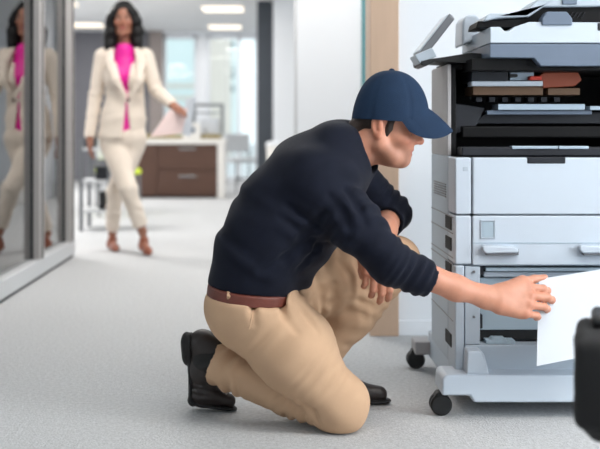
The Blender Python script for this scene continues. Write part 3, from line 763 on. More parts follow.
# ------------------------------------------------------------------ the kneeling man
UP = V(0,0,1)
mf = nrm(V(.966,-.259,0)); ml_ = V(.259,.966,0)                  # body forward and left
man = thing('person', 'kneeling person in navy cap, dark shirt and khaki trousers, holding a white sheet', 'person', (.05, 2.95, 0))
M['skin'] = pmat('light_skin', (214,160,132), .5, attr='tone', vary=.05, vscale=60, bump=.08, bscale=350, sss=.12)
M['navy'] = pmat('navy_knit', (16,20,34), .85, bump=.35, bscale=420, vary=.10, vscale=30, spec=.2, sheen=.06)
M['khaki'] = pmat('khaki_twill', (194,160,130), .8, bump=.25, bscale=420, vary=.04, vscale=14, spec=.2)
M['capcloth'] = pmat('navy_cap_twill', (27,46,70), .8, bump=.3, bscale=500, vary=.06, vscale=40, spec=.2)
M['belt'] = pmat('brown_leather', (104,50,38), .45, bump=.15, bscale=200, vary=.12, vscale=40)
M['hair'] = pmat('dark_brown_hair', (44,31,25), .6, bump=.6, bscale=260, vary=.25, vscale=90, stretch=(1,1,4))
M['shoe'] = pmat('dark_brown_leather', (33,24,22), .45, bump=.1, bscale=150, vary=.12, vscale=30)
M['sole'] = pmat('black_sole', (22,21,22), .7, bump=.1, bscale=120)
M['lace'] = pmat('pale_lace', (150,140,130), .8)
M['eye'] = pmat('eye_white', (225,220,214), .25)
M['eyedark'] = pmat('eye_iris', (50,36,28), .2)

# joints
pel = P(253,296,2.95)
hipR = P(252,308,2.89); kneeR = P(333,402,2.85); ankR = P(207,357,3.03)
hipL = P(266,300,3.03); kneeL = P(396,260,3.13); ankL = P(304,372,3.13)
spine = [P(250,296,2.95), P(268,250,2.95), P(292,214,2.955), P(316,180,2.96), P(340,150,2.95)]
shR = P(317,183,2.805); elR = P(391,262,2.73); wrR = P(495,298.5,2.80)
shL = P(343,166,3.13); elL = P(391,213,3.21); wrL = P(377,245,2.945)
neck0 = P(354,148,2.935)
ho = P(381,127.5,2.925)                                            # between the ears
yaw, pit = math.radians(-7), math.radians(13)
hf0 = V(math.cos(yaw), math.sin(yaw), 0); hl = V(-math.sin(yaw), math.cos(yaw), 0)
hf = nrm(hf0*math.cos(pit) - UP*math.sin(pit)); hu = np.cross(hf, hl)
HS = .985

# body: one continuous skin
B = Field((-.32,2.62,.02), (.84,3.36,1.05), .0036)
lat = lambda p, k: p + ml_*k
for k in (-.055, .055):
    B.path([lat(q, k) for q in spine[:4]], (.070,.082,.098,.085), .05)
B.cap(shR, shL, .055, .055, .05); B.cap(spine[3], neck0, .08, .058, .05)
B.path([hipR, kneeR, ankR], (.075,.058,.030), .03); B.path([hipL, kneeL, ankL], (.062,.050,.030), .03)
B.cap(ankR, P(203,398,3.05), .030, .026, .02); B.cap(ankL, P(372,396,3.13), .030, .02, .02)
B.path([shR, elR], (.058,.043), .03); B.cap(elR, P(456,288,2.775), .042, .035, .02); B.cap(P(456,288,2.775), wrR, .035, .0265, .02, flat=V(.1,-.9,.3), fr=.9)
B.path([shL, elL], (.052,.042), .03); B.cap(elL, elL*.45+wrL*.55, .042, .040, .02); B.cap(elL*.45+wrL*.55, wrL, .040, .027, .02)
# neck with its side muscle
B.cap(neck0 - hu*.02, ho - hf*.022 - hu*.045, .062, .056, .03)
B.cap(neck0 + mf*.02 - ml_*.03, ho - hf*.02 - ml_*.045 - hu*.045, .022, .018, .03)
hp_ = head(B, ho, hf, hl, hu, HS)
B.cap(ho + HS*(.04*hf - .072*hu), neck0 + mf*.035 + UP*.015, .026, .03, .04)
# reaching right hand, hanging left hand
dR = nrm(V(.985,.10,-.07)); nR = nrm(V(.05,-.93,.36))
thR = [P(508,290,2.815), P(522,282,2.84), P(534,279,2.866), P(545,277.5,2.876)]
mcR = hand(B, wrR, dR, nR, 1.16, fat=1.18, wr=.0245, wide=1.14, thumb=thR, fan=.0, curls=((14,34,20),(14,34,20),(15,35,20),(18,36,20)))
dL = nrm(V(.02,-.10,-1)); nL = nrm(V(.10,-1,.1))
mcL = hand(B, wrL, dL, nL, 1.04, fat=1.25, wide=1.12, flip=1, fan=.03, curls=((14,30,20),(16,32,20),(18,34,20),(20,36,22)), thumb=[wrL+V(-.018,.0,-.02), wrL+V(-.04,.02,-.05), wrL+V(-.045,.022,-.08), wrL+V(-.043,.02,-.10)])
pinks = [(q, .022) for q in mcR+mcL]
tone = skin_tone((196,136,110), (164,84,76), (120,86,70), ((ho,hf,hl,hu,HS), True, pinks), (52,36,28))
B.mesh('body', M['skin'], man, colour=tone)
for sg in (-1, 1):
    c = hp_(.0815, sg*.032, .002)
    e = MB().lathe((0,0,0), [(.0002,.0127),(.003,.0124),(.0055,.0115),(.0085,.0094),(.011,.006),(.012,.002),(.0122,-.002)], 16)
    R = np.stack([hl, hu, hf], 1); e.v = [tuple(c + R@np.array(v)*HS) for v in e.v]
    e.mi = [1 if i < 64 else 0 for i in range(len(e.f))]
    e.build('eye', [M['eye'], M['eyedark']], man, smooth=True)

def surf(F, x, y, lift=0.0):
    d = 2.5
    while d < 3.3:
        q = P(x, y, d); i = np.round((q-F.lo)/F.h).astype(int)
        if (i >= 0).all() and (i < F.n).all() and F.A[tuple(i)] < 0: return q - V(0,1,0)*lift
        d += .002
    return P(x, y, 2.9)
def crease(F, pts, r=.005, k=.020, op='cut', lift=.003):
    q = [surf(F, x, y, lift) for x, y in pts]; n = len(q)
    for i in range(n-1): F.cap(q[i], q[i+1], r*(.4 if i == 0 else 1), r*(.35 if i == n-2 else 1), k, op=op)
# shirt
beltn = nrm(V(.10,-.05,1)); beltc = P(250,284,2.93)
T = Field((-.30,2.58,.26), (.52,3.40,.98), .0046)
T.path([lat(q, -.075) for q in spine], (.112,.122,.135,.115,.075), .07)
T.path([lat(q, .075) for q in spine], (.118,.122,.132,.112,.075), .07)
T.path([q + mf*(.008 if i < 2 else 0) for i, q in enumerate(spine)], (.118,.124,.140,.130,.085), .06)
T.half(beltc, -beltn, .006)
T.cap(shR, P(345,166,2.90), .088, .075, .06)                      # yoke
T.cap(shL, P(349,160,2.98), .080, .075, .06)
T.path([shR, P(352,222,2.765), elR], (.088,.074,.062), .035)
T.path([elR, P(418,275,2.745), P(441,285,2.766)], (.060,.052,.046), .02)
cuffR = P(441,285,2.766)
T.path([shL, elL, elL*.72+wrL*.28], (.080,.062,.055), .03)
# creases
T.folds(elR, cuffR, .075, .026, .0042, -.05, .19, 1.3, .4)
T.folds(shR, elR, .10, .045, .0045, .12, .31, 2.0, 1.1)
T.folds(shR, elR, .11, .075, .0045, -.03, .18, 2.6, 2.1)
T.folds(shL, elL, .10, .035, .004, .10, .33, 1.6, .2)
T.folds(spine[1], spine[3], .22, .085, .0045, -.10, .16, 2.4, 1.9)
T.folds(P(300,276,2.80), P(345,195,2.82), .13, .05, .004, -.02, .26, 1.2, 1.0)
T.ripple(.0025, .13, 5)
for pts in ([(300,268),(318,248),(332,226)], [(286,262),(302,240),(322,214)], [(262,272),(285,258),(312,240)], [(330,196),(342,212),(350,232)], [(346,190),(358,206),(366,224)]): crease(T, pts, .007, .022)
# cuff ends and neck opening
T.cap(cuffR + nrm(cuffR-elR)*.014, cuffR + nrm(cuffR-elR)*.10, .075, .075, .003, op='cut')
ceL = elL*.72+wrL*.28; dl_ = nrm(wrL-elL)
T.cap(ceL + dl_*.055, ceL + dl_*.12, .066, .066, .004, op='cut')
T.cap(neck0 - hu*.01, ho - hf*.01 - hu*.06, .071, .075, .012, op='cut')
T.mesh('shirt', M['navy'], man)
# collar: a folded band round the neck, open at the throat
K = Field((.08,2.78,.70), (.46,3.14,.98), .0036)
nd = nrm(ho - hf*.022 - hu*.045 - neck0)
ca_ = nrm(mf - nd*np.dot(mf,nd)); cb_ = np.cross(nd, ca_)
prev = None
for k in range(-14, 15):
    a = math.pi + k/14*math.radians(158)
    rise = .012*math.cos(a-math.pi)
    c = neck0 + ca_*(.071*math.cos(a)) + cb_*(.071*math.sin(a)) + nd*(rise+.0)
    top = c + nd*.020 - (ca_*math.cos(a)+cb_*math.sin(a))*.003
    low = c - nd*.012 + (ca_*math.cos(a)+cb_*math.sin(a))*.013
    if prev:
        K.cap(prev[0], top, .0058, k=.006); K.cap(prev[1], low, .0055, k=.006)
        K.cap((prev[0]+prev[1])/2, (top+low)/2, .0068, k=.008)
        K.cap(top, low, .0058, k=.008)
    prev = (top, low)
K.mesh('collar', M['navy'], man)

# trousers
W = Field((-.34,2.66,-.01), (.56,3.28,.60), .0046)
for k in (-.07, .07): W.cap(lat(pel + mf*.008, k), lat(pel + beltn*.07, k), .122, .119, .05)
W.ell(P(254,308,2.90), (.120,.125,.118), None, .05); W.ell(P(255,306,3.00), (.115,.12,.115), None, .05)
W.path([P(254,308,2.885), P(294,350,2.86), kneeR], (.125,.114,.083), .05)
W.path([P(266,300,3.02), P(332,280,3.10), kneeL], (.112,.090,.072), .05)
up = [mf, ml_, UP]
cb = beltc + beltn*.138; W.box(cb - mf*.06, (.20,.30,.157), [nrm(np.cross(ml_,beltn)), ml_, beltn], .0, .016, op='cut')
cuffA = P(211,358,3.025)
W.path([kneeR, P(290,394,2.93), cuffA], (.078,.066,.071), .012)
cuffB = P(316,358,3.13)
W.path([kneeL, P(352,314,3.13), cuffB], (.074,.070,.062), .03)
W.ell(P(343,404,2.845), (.080,.078,.083), None, .03)
W.folds(kneeR, P(250,314,2.87), .15, .030, .0030, .0, .16, 1.8, .5)
W.folds(P(240,305,2.885), kneeR, .17, .055, .0026, .02, .26, 3.0, 2.5)
W.folds(cuffA, kneeR, .10, .042, .0065, .0, .16, 2.0, 1.2)
W.folds(kneeR, cuffA, .10, .030, .0045, .02, .16, 1.6, .2)
W.folds(P(262,300,3.00), kneeL, .14, .042, .0050, .05, .36, 2.2, .8)
W.folds(kneeL, cuffB, .09, .05, .0035, .05, .34, 2.6, .3)
W.ripple(.0022, .14, 9)
for pts in ([(298,302),(304,311),(311,320),(318,330)], [(277,302),(285,316),(297,332)], [(253,300),(253,312),(254,324)], [(300,402),(312,412),(318,424)],
            [(311,300),(322,290),(334,284)], [(316,312),(330,304),(345,300)], [(340,262),(350,276),(352,290)]): crease(W, pts)
dA = nrm(cuffA-kneeR); W.cap(cuffA + dA*.034, cuffA + dA*.12, .09, .09, .004, op='cut')
dB_ = nrm(cuffB-kneeL); W.cap(cuffB + dB_*.02, cuffB + dB_*.08, .08, .08, .004, op='cut')
W.half((0,0,.003), (0,0,-1), .004)
tro = W.mesh('trousers', M['khaki'], man)
MB().tube([surf(W, 255-2*t, 302+9*t, -.001) for t in (0,.5,1,1.5,2,2.5,3)], .0028, 6).build('pocket_welt', M['khaki'], tro, smooth=True)
MB().tube([surf(W, 214+3*t, 316+6*t, -.001) for t in (1,1.5,2)], .0024, 6).build('back_pocket_welt', M['khaki'], tro, smooth=True)
# belt with loops
def ring(F, r0, zc, hw_):
    for k in (-.07, .07): F.cap(lat(pel + mf*.008, k) - beltn*.02, lat(pel + mf*.013 + beltn*.09, k), r0, r0, .05)
    F.half(zc + beltn*hw_, beltn, .003); F.half(zc - beltn*hw_, -beltn, .003)
L = Field((-.34,2.62,.28), (.24,3.28,.56), .0036)
ring(L, .1275, beltc - beltn*.014, .0165)
blt = L.mesh('belt', M['belt'], man)
for bx_ in (229, 273):
    MB().tube([surf(L, bx_, 283, .003), surf(L, bx_, 287, .006), surf(L, bx_-.3, 291, .006), surf(L, bx_-.3, 296, .004), surf(W, bx_-.5, 301, .0)], .0055, 8).build('belt_loop', M['khaki'], tro, smooth=True)

# shoes
def shoe(F, S_, heel, ball, toe, n0, n1, w):
    """F upper, S_ sole; n0, n1: direction from foot to ground at heel and at toe"""
    F.cap(heel, (heel+ball)/2 - n0*.004, .036, .038, .03); F.cap((heel+ball)/2 - n0*.004, ball, .038, .040, .03)
    F.cap(ball, toe, .036, .024, .03)
    F.cap(heel - n0*.01, heel - n0*.045 + (ball-heel)*.12, .036, .036, .03)
    F.cap((heel+ball)/2 - n0*.01, heel - n0*.05 + (ball-heel)*.2, .036, .036, .04)
    S_.cap(heel + n0*.030, ball + n0*.032, .034, .040, .01, flat=n0, fr=.28)
    S_.cap(ball + n1*.030, toe + n1*.018 + nrm(toe-ball)*.006, .040, .030, .02, flat=n1, fr=.28)
    S_.cap(heel + n0*.045, heel + n0*.044 + nrm(ball-heel)*.035, .036, .035, .006, flat=n0, fr=.5)
hR, bR, tR = P(201,343,3.04), P(203,393,3.05), P(228,401,3.05)
n0 = nrm(V(-1,.15,-.05)); n1 = nrm(V(-.25,0,-1))
U1 = Field((-.34,2.90,-.02), (-.02,3.18,.33), .004); S1 = Field((-.36,2.90,-.02), (-.02,3.18,.33), .004)
shoe(U1, S1, hR, bR, tR, n0, n1, 1)
U1.folds(bR - nrm(bR-hR)*.06, bR + nrm(bR-hR)*.04, .05, .018, .002, 0, .09)
for f_ in (U1, S1): f_.half((0,0,.001), (0,0,-1), .003)
sh1 = U1.mesh('shoe', M['shoe'], man); S1.mesh('sole', M['sole'], sh1)
lc = MB()
for k in range(3):
    a = P(222+k*2,384+k*5,2.985-.006*k); lc.tube([a, a+V(.012,.012,.012), a+V(.016,.04,.01), a+V(.012,.07,.004)], .0028, 6)
lc.build('laces', M['lace'], sh1, smooth=True)
tL = P(379,394,3.13); bL = P(352,392,3.13); hL = P(308,387,3.13)
U2 = Field((.02,3.00,-.02), (.46,3.26,.22), .004); S2 = Field((.02,3.00,-.02), (.46,3.26,.22), .004)
dn = V(0,0,-1.)
U2.cap(hL, bL, .036, .038, .03); U2.cap(bL, tL, .036, .026, .03); U2.cap(hL+V(.02,0,0), ankL+V(0,0,.03), .036, .04, .04)
S2.cap(V(hL[0],hL[1],.012), V(bL[0],bL[1],.011), .036, .042, .01, flat=dn, fr=.26); S2.cap(V(bL[0],bL[1],.011), V(tL[0]+.008,tL[1],.010), .042, .032, .02, flat=dn, fr=.26)
for f_ in (U2, S2): f_.half((0,0,.001), (0,0,-1), .003)
sh2 = U2.mesh('shoe', M['shoe'], man); S2.mesh('sole', M['sole'], sh2)

K2 = Field((-.34,2.9,.02), (0,3.16,.30), .0045)
K2.cap(ankR - nrm(ankR-kneeR)*.05, ankR + V(-.004,0,-.01), .042, .040, .02); K2.cap(ankR + V(-.004,0,-.01), hR*.6+bR*.4, .040, .034, .02)
K2.mesh('sock', M['sole'], man)
# hair below the cap
H = Field(ho - V(.16,.14,.14), ho + V(.16,.14,.2), .0034)
H.ell(hp_(.004,0,.040), np.array((.096,.0785,.092))*HS, [hf,hl,hu], .01)
H.cap(hp_(-.075,-.03,-.02), hp_(-.075,.03,-.02), .026*HS, k=.02)
H.box(hp_(.115,0,.03), np.array((.078,.2,.2))*HS, [hf,hl,hu], 0, .004, op='cut')
for sg in (-1, 1):
    H.cap(hp_(-.004,sg*.092,-.004), hp_(-.012,sg*.090,.03), .031*HS, k=.004, op='cut')
    H.ell(hp_(.022,sg*.0685,.004), np.array((.012,.007,.030))*HS, [hf,hl,hu], .006)
H.box(hp_(-.03,0,-.105), np.array((.2,.2,.06))*HS, [hf,hl,hu], 0, .004, op='cut')
kcx = P(390.5,121,2.925); H.half(kcx + UP*.010, UP, .004)
H.ripple(.0015, .03, 2)
H.mesh('hair', M['hair'], man)

# cap: crown with six seams, sweatband edge, curved peak, button
pc = math.radians(2); kf = nrm(hf0*math.cos(pc) - UP*math.sin(pc)); ku = np.cross(kf, hl)
kc = P(390,121,2.925)
rf, rl, rh = .1150, .095, .151
def crown(ph, th, e=0.0):
    r = math.cos(th); zz = math.sin(th)
    r = r**.86 if r > 0 else 0
    seam = -.0026*math.exp(-((((ph/(math.pi/3)+.5) % 1)-.5)/.05)**2)
    back_ = 1.0
    a = (rf+seam+e)*r*math.cos(ph); b = (rl+seam+e)*r*math.sin(ph); c = (rh+e)*zz
    if a > 0: c -= .10*a*0
    return kc + kf*(a + .012*zz*(1-zz)) + hl*b + ku*(c - .004*math.cos(ph)*(1-zz))
NP, NT = 96, 26
cm = MB(); vs = []; fs = []
for layer, e in ((0,0.0),(1,-.003)):
    for i in range(NT):
        for k in range(NP): vs.append(crown(2*math.pi*k/NP, (math.pi/2-.02)*i/(NT-1), e))
for layer in (0,1):
    o_ = layer*NT*NP
    for i in range(NT-1):
        for k in range(NP):
            k2 = (k+1) % NP; q = (o_+i*NP+k, o_+i*NP+k2, o_+(i+1)*NP+k2, o_+(i+1)*NP+k); fs.append(q if layer == 0 else q[::-1])
    fs.append(tuple(o_+(NT-1)*NP+k for k in range(NP)))
for k in range(NP): k2 = (k+1) % NP; fs.append((k, NT*NP+k, NT*NP+k2, k2))
cm.add(vs, fs)
capo = thing('cap_holder', None, None, (0,0,0)) if False else None
crown_o = cm.build('cap', M['capcloth'], man, smooth=True)
# peak
pm = MB(); vs = []; fs = []; NA, NL = 33, 12
for side in (0, 1):
    for i in range(NL):
        s_ = i/(NL-1)
        for k in range(NA):
            ph = (k/(NA-1)-.5)*math.radians(150)
            root = crown(ph, .02+.26*max(0,math.cos(ph))**2, -.002) 
            ext = .074*max(0, math.cos(ph*1.10))**.5*s_
            lt_ = math.sin(ph)
            q = root + kf*ext*1.0 - ku*(ext*.62 + .25*ext*ext/.08) 
            q = q - ku*(.034*abs(lt_)**1.8*0 + .045*s_*lt_**2*max(0, math.cos(ph*1.1))**.5) + ku*.004*(1-side) - hl*lt_*.004*s_
            vs.append(q)
for side in (0, 1):
    o_ = side*NL*NA
    for i in range(NL-1):
        for k in range(NA-1):
            q = (o_+i*NA+k, o_+i*NA+k+1, o_+(i+1)*NA+k+1, o_+(i+1)*NA+k); fs.append(q if side == 0 else q[::-1])
for k in range(NA-1): fs.append(((NL-1)*NA+k, (NL-1)*NA+k+1, NL*NA+(NL-1)*NA+k+1, NL*NA+(NL-1)*NA+k))
pm.add(vs, fs); pm.build('peak', M['capcloth'], crown_o, smooth=True)
bt = MB(); bt.lathe((0,0,0), [(.009,0),(.0085,.003),(.005,.006),(.001,.007)], 14)
bt.v = [tuple(crown(0, math.pi/2-.02, 0) - kf*.004 + kf*v[0] + hl*v[1] + ku*(v[2]-.001)) for v in bt.v]
bt.build('cap_button', M['capcloth'], crown_o, smooth=True)

# white sheet in his hand
shp = thing('card_sheet', 'large white sheet held by the kneeling person in front of the copier', 'sheet', P(575,360,2.87))
a, b, c, d = P(539,279,2.862), P(536.5,366,2.862), P(628,346,2.95), P(640,263,2.95)
cs = MB(); vs = []; fs = []; NU, NV = 14, 10; nn = nrm(np.cross(c-b, a-b))
for s_ in (-1, 1):
    for i in range(NU+1):
        for j in range(NV+1):
            u_, v_ = i/NU, j/NV
            q = (a*(1-u_)+d*u_)*(1-v_) + (b*(1-u_)+c*u_)*v_
            vs.append(q + nn*(s_*.0008 + .006*math.sin(math.pi*u_)*(.3+.7*v_)))
n_ = (NU+1)*(NV+1)
for s_ in (0, 1):
    for i in range(NU):
        for j in range(NV):
            k = s_*n_ + i*(NV+1)+j; q = (k, k+1, k+NV+2, k+NV+1); fs.append(q if s_ else q[::-1])
ed = [i*(NV+1) for i in range(NU+1)] + [NU*(NV+1)+j for j in range(1,NV+1)] + [i*(NV+1)+NV for i in range(NU-1,-1,-1)] + [j for j in range(NV-1,0,-1)]
for i in range(len(ed)): j = (i+1) % len(ed); fs.append((ed[i], ed[j], n_+ed[j], n_+ed[i]))
cs.add(vs, fs); cs.build('sheet', M['paper'], shp, smooth=True)

# ------------------------------------------------------------------ the walking woman
DWm = 7.05
wom = thing('person', 'walking person in a cream trouser suit and pink top, long black hair, carrying papers', 'person', (XX(127,7.0), 7.0, 0))
M['skin2'] = pmat('brown_skin', (140,92,72), .45, attr='tone', sss=.08)
M['cream'] = pmat('cream_suiting', (230,217,203), .75, bump=.1, bscale=150, vary=.03, vscale=12, spec=.2)
M['pink'] = pmat('magenta_silk', (224,20,150), .5, vary=.05, vscale=20)
M['blackhair'] = pmat('black_hair', (13,11,12), .5, spec=.3, bump=.5, bscale=120, stretch=(3,3,.6))
M['heel'] = pmat('tan_brown_leather', (146,82,58), .4)
M['button'] = pmat('dark_button', (90,74,62), .4)
wf = nrm(V(.16,-1,0)); wl = np.cross(UP, wf)                      # forward (towards us), her left
def Q(x, y, dd=0.0): return P(x, y, DWm+dd)
who = Q(124,20.5,.0)
wpit = math.radians(4); whf = nrm(nrm(V(.05,-1,0)) - UP*math.sin(wpit)); whl = nrm(np.cross(UP, whf)); whu = np.cross(whf, whl)
WS = .92
sA, sB = Q(103.5,57,.01), Q(145,57,-.01)                            # her right and left shoulders (left and right in the picture)
eA, wA = Q(95,99,.03), Q(89.5,136,-.03)
eB, wB = Q(156,90,-.02), Q(173,105,-.20)
wp = Q(123,140,0); hA, hB = Q(114,146,.0), Q(132,146,.0)
kA, aA = Q(128,190,-.22), Q(142.5,231,-.16)                          # leading leg
kB, aB = Q(115.5,193,-.04), Q(112.5,233,.16)                         # trailing leg
Bw = Field((-1.42,6.62,.03), (-.52,7.36,1.80), .0062)
Bw.path([wp, Q(124,105), Q(124.5,75,.0)], (.10,.085,.09), .05, flat=wl, fr=1.2)
Bw.cap(sA, sB, .04, .04, .05); Bw.cap(Q(124.5,60,.02), who - whu*.055 - whf*.015, .05, .046, .04)
Bw.path([sA, eA, wA], (.04,.034,.023), .02); Bw.path([sB, eB, wB], (.04,.034,.023), .02)
Bw.path([hA, kA, aA], (.07,.05,.03), .02); Bw.path([hB, kB, aB], (.07,.05,.03), .02)
fA, fB = P(148.5,250.5,6.80), P(115.5,247.5,7.06)
Bw.cap(aA, P(144.5,244,6.88), .026, .022, .02); Bw.cap(P(144.5,244,6.88), fA, .022, .018, .02)
Bw.cap(aB, P(112.5,242,7.16), .026, .022, .02); Bw.cap(P(112.5,242,7.16), fB, .022, .018, .02)
whp = head(Bw, who, whf, whl, whu, WS, True)
hand(Bw, wA, V(-.02,-.12,-1), V(-.9,-.3,0), .9, flip=-1, curls=((12,22,12),)*4)
dB2 = nrm(wB-eB + V(.02,-.04,.02)); hand(Bw, wB, dB2, V(.2,-.55,.8), .9, flip=1, curls=((14,26,16),)*4)
Bw.mesh('body', M['skin2'], wom, colour=skin_tone((158,106,84), (150,62,66), (110,70,54), ((who,whf,whl,whu,WS), False, []), (26,20,20)))
for sg in (-1, 1):
    c = whp(.0825, sg*.032, .002)
    e = MB().lathe((0,0,0), [(.0002,.0127),(.003,.0124),(.0055,.0115),(.0085,.0094),(.011,.006),(.0122,-.002)], 14)
    R = np.stack([whl, whu, whf], 1); e.v = [tuple(c + R@np.array(v)*WS) for v in e.v]
    e.mi = [1 if i < 28 else 0 for i in range(len(e.f))]
    e.build('eye', [M['eye'], M['eyedark']], wom, smooth=True)
# pink top
Tw = Field((-1.30,6.75,.70), (-.72,7.30,1.52), .006)
Tw.path([Q(125,139), Q(125,105), Q(125,72)], (.112,.094,.105), .05, flat=wl, fr=1.2)
Tw.cap(Q(112,57,.02), Q(137,57,.02), .05, .05, .05)
Tw.ell(Q(117,78,-.085), (.06,.05,.06), None, .05); Tw.ell(Q(133,78,-.085), (.06,.05,.06), None, .05)
Tw.cap(Q(124.5,62,-.025), Q(124.5,50,-.02), .062, .062, .04)
Tw.half(Q(124,45.5), (0,.25,1), .01)
Tw.half(Q(125,136), (0,0,-1), .005)
Tw.mesh('top', M['pink'], wom)
# trousers
Ww = Field((-1.36,6.60,.08), (-.70,7.36,1.02), .0062)
Ww.cap(Q(116,138), Q(131,138), .115, .115, .04); Ww.path([Q(115,146), kA, aA], (.102,.064,.050), .025); Ww.path([Q(132,146), kB, aB], (.096,.060,.049), .015)
Ww.folds(kA, aA, .09, .12, .004, -.05, .3, 2.0, .4); Ww.folds(kB, aB, .09, .12, .004, -.05, .3, 2.0, .9); Ww.ripple(.003, .2, 3)
for k_, a_ in ((kA,aA),(kB,aB)):
    dd = nrm(a_-k_); Ww.cap(a_ + dd*.012, a_ + dd*.12, .07, .07, .005, op='cut')
Ww.mesh('trousers', M['cream'], wom)
# blazer
Jw = Field((-1.42,6.70,.72), (-.56,7.36,1.56), .006)
Jw.path([Q(122,137), Q(123.5,117), Q(125,97), Q(124.5,74)], (.136,.116,.096,.118), .05, flat=wl, fr=1.28)
Jw.cap(Q(107,56,.02), Q(142,56,.02), .058, .058, .05)
Jw.ell(Q(116,79,-.08), (.075,.062,.075), None, .05); Jw.ell(Q(134,79,-.08), (.075,.062,.075), None, .05)
Jw.path([sA, eA, wA - nrm(wA-eA)*.01], (.066,.048,.039), .012); Jw.path([sB, eB, wB - nrm(wB-eB)*.02], (.066,.048,.039), .012)
Jw.folds(eA, wA, .08, .07, .004, -.12, .2, 2.0, .2); Jw.folds(eB, wB, .08, .06, .005, -.1, .16, 2.0, .7); Jw.folds(Q(124,137), Q(124,75), .25, .13, .004, .05, .4, 2.2, 1.0)
Jw.half(Q(124,138.5), (0.0,0,-1), .005) if False else None
# opening: V from the collar to the button, and below the button
def wedge(top, bot, wt, wb, y0):
    n = 14
    for i in range(n):
        t_ = i/(n-1); c = top*(1-t_)+bot*t_; r_ = wt*(1-t_)+wb*t_
        Jw.box(c + V(0,y0,0), (r_, .09, np.linalg.norm(top-bot)/n*.62), None, 0, .003, op='cut')
wedge(Q(124,44), Q(129,97), .080, .004, -.115); wedge(Q(128.5,104), Q(129,142), .004, .034, -.15)
Jw.cap(Q(124.5,58,.0), Q(124,40,-.04), .062, .08, .01, op='cut')
Jw.A[:, :, :] = Jw.A
zc = ZZ(138, DWm)
for c in ((wA, 0),): pass
Jw.box(V(-1.03,7.05,zc-.15), (.20,.3,.15), None, 0, .004, op='cut')
bl = Jw.mesh('blazer', M['cream'], wom)
# lapels, pocket flaps, button
def strip(pts, w_, name, mat):
    f = Field(np.min(pts,0)-.09, np.max(pts,0)+.09, .005); f.path(pts, w_, .01, flat=V(.1,-1,0), fr=.3); return f.mesh(name, M[mat], bl)
strip([Q(111.5,47,-.03), Q(109.5,62,-.115), Q(116,80,-.172), Q(127,97,-.16)], (.020,.032,.026,.010), 'lapel', 'cream')
strip([Q(136.5,47,-.03), Q(141,62,-.115), Q(139,80,-.172), Q(130.5,97,-.16)], (.020,.032,.026,.010), 'lapel', 'cream')
MB().lathe(Q(128.5,100,-.158), [(.002,-.006),(.011,-.005),(.012,0),(.011,.004)], 14, 1).build('button', M['button'], bl, smooth=True)
# hair
Hw = Field(who - V(.26,.22,.40), who + V(.26,.26,.2), .0055)
Hw.ell(whp(-.012,0,.048), np.array((.112,.098,.106))*WS, [whf,whl,whu], .02)
for sg in (-1, 1):
    Hw.path([whp(.03,sg*.062,.075), whp(.018,sg*.094,.0), whp(.01,sg*.106,-.09), whp(.03,sg*.112,-.20)], (.030,.038,.044,.040), .03)
    Hw.path([whp(-.04,sg*.05,.02), whp(-.06,sg*.06,-.10), whp(-.045,sg*.075,-.21)], (.055,.062,.045), .04)
Hw.cap(whp(.03,-.02,.125), whp(.075,-.055,.07), .022, .018, .02); Hw.cap(whp(.03,.02,.125), whp(.075,.055,.07), .022, .018, .02)
Hw.ell(whp(.135,0,-.03), np.array((.075,.060,.105))*WS, [whf,whl,whu], .008, op='cut')
Hw.ripple(.003, .09, 4)
Hw.mesh('hair', M['blackhair'], wom)
# heeled shoes
for (an_, to_, hl_) in ((aA, fA, P(143.5,246,6.90)), (aB, fB, P(111.5,244,7.18))):
    f = Field(np.minimum(an_,to_)-.12, np.maximum(an_,to_)+.12, .0045)
    ankle = P(*(144,240,6.89)) if an_ is aA else P(112.5,239,7.16)
    f.cap(hl_, to_ - V(0,0,.004), .030, .026, .02); f.cap(to_ - V(0,0,.004), to_ + nrm(to_-hl_)*V(1,1,0)*.045 - V(0,0,.012), .026, .012, .02)
    f.cap(hl_, ankle, .032, .034, .03)
    f.half((0,0,.002), (0,0,-1), .003)
    so = f.mesh('shoe', M['heel'], wom)
    zb2 = max(.0, hl_[2]-.10) if an_ is aB else 0.0
    MB().tube([hl_ + V(0,.012,-.01), V(hl_[0], hl_[1]+.014, max(.001, hl_[2]-.10))], [.014,.006], 10).build('heel', M['heel'], so, smooth=True)

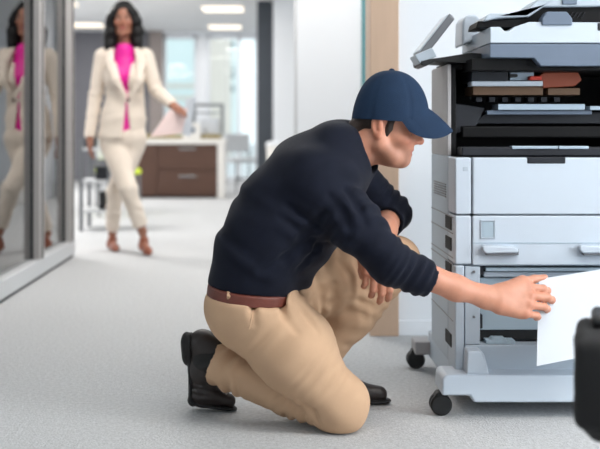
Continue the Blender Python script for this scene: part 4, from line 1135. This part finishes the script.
def page(name, label, pts, mat, bend, cat='paper'):
    a, b, c, d = pts; m = MB(); vs = []; fs = []; N_ = 8; nn = nrm(np.cross(c-b, a-b))
    for s_ in (-1, 1):
        for i in range(N_+1):
            for j in range(N_+1):
                u_, v_ = i/N_, j/N_; vs.append((a*(1-u_)+d*u_)*(1-v_) + (b*(1-u_)+c*u_)*v_ + nn*(s_*.001 + bend*math.sin(math.pi*u_)))
    n2 = (N_+1)**2
    for s_ in (0, 1):
        for i in range(N_):
            for j in range(N_):
                k = s_*n2 + i*(N_+1)+j; q = (k, k+1, k+N_+2, k+N_+1); fs.append(q if s_ else q[::-1])
    ed = [i*(N_+1) for i in range(N_+1)] + [N_*(N_+1)+j for j in range(1,N_+1)] + [i*(N_+1)+N_ for i in range(N_-1,-1,-1)] + [j for j in range(N_-1,0,-1)]
    for i in range(len(ed)): j = (i+1) % len(ed); fs.append((ed[i], ed[j], n2+ed[j], n2+ed[i]))
    m.add(vs, fs); o = m.build(name, M[mat], org=b, smooth=True); return tag(o, label, cat)
page('paper_sheet', 'pale pink paper sheet hanging from the walking person\'s hand', [Q(170,109,-.26), Q(150,137,-.26), Q(182,133,-.22), Q(188,108,-.22)], 'pinkpaper', .02)
page('paper_sheet', 'white paper sheet standing upright in the walking person\'s hand, beside the pink one', [Q(186,99,-.20), Q(181,134,-.20), Q(190,137,-.12), Q(196,96,-.12)], 'paper', .015)
# ================================================================== light and camera
w = bpy.data.worlds.new('daylight'); sc.world = w; w.use_nodes = True
bg = w.node_tree.nodes['Background']; bg.inputs['Color'].default_value = (.90, .96, 1.0, 1); bg.inputs['Strength'].default_value = 1.4

cam = bpy.data.cameras.new('camera'); co = bpy.data.objects.new('camera', cam); COL.objects.link(co)
co.location = (0, 0, CH); co.rotation_euler = (math.radians(90), 0, 0)
cam.sensor_width = 36; cam.lens = FPX/600*36
cam.shift_x = (300-CX)/600; cam.shift_y = -(224.5-CY)/600
cam.clip_start = .05; cam.clip_end = 300
cam.dof.use_dof = True; cam.dof.focus_distance = 2.88; cam.dof.aperture_fstop = (cam.lens/1000)/.024
sc.camera = co
sc.view_settings.view_transform = 'Standard'; sc.view_settings.look = 'None'; sc.view_settings.gamma = 1
sc.view_settings.use_curve_mapping = False; sc.view_settings.exposure = 0.10
sc.cycles.use_denoising = True
sc.cycles.max_bounces = 10; sc.cycles.transparent_max_bounces = 16
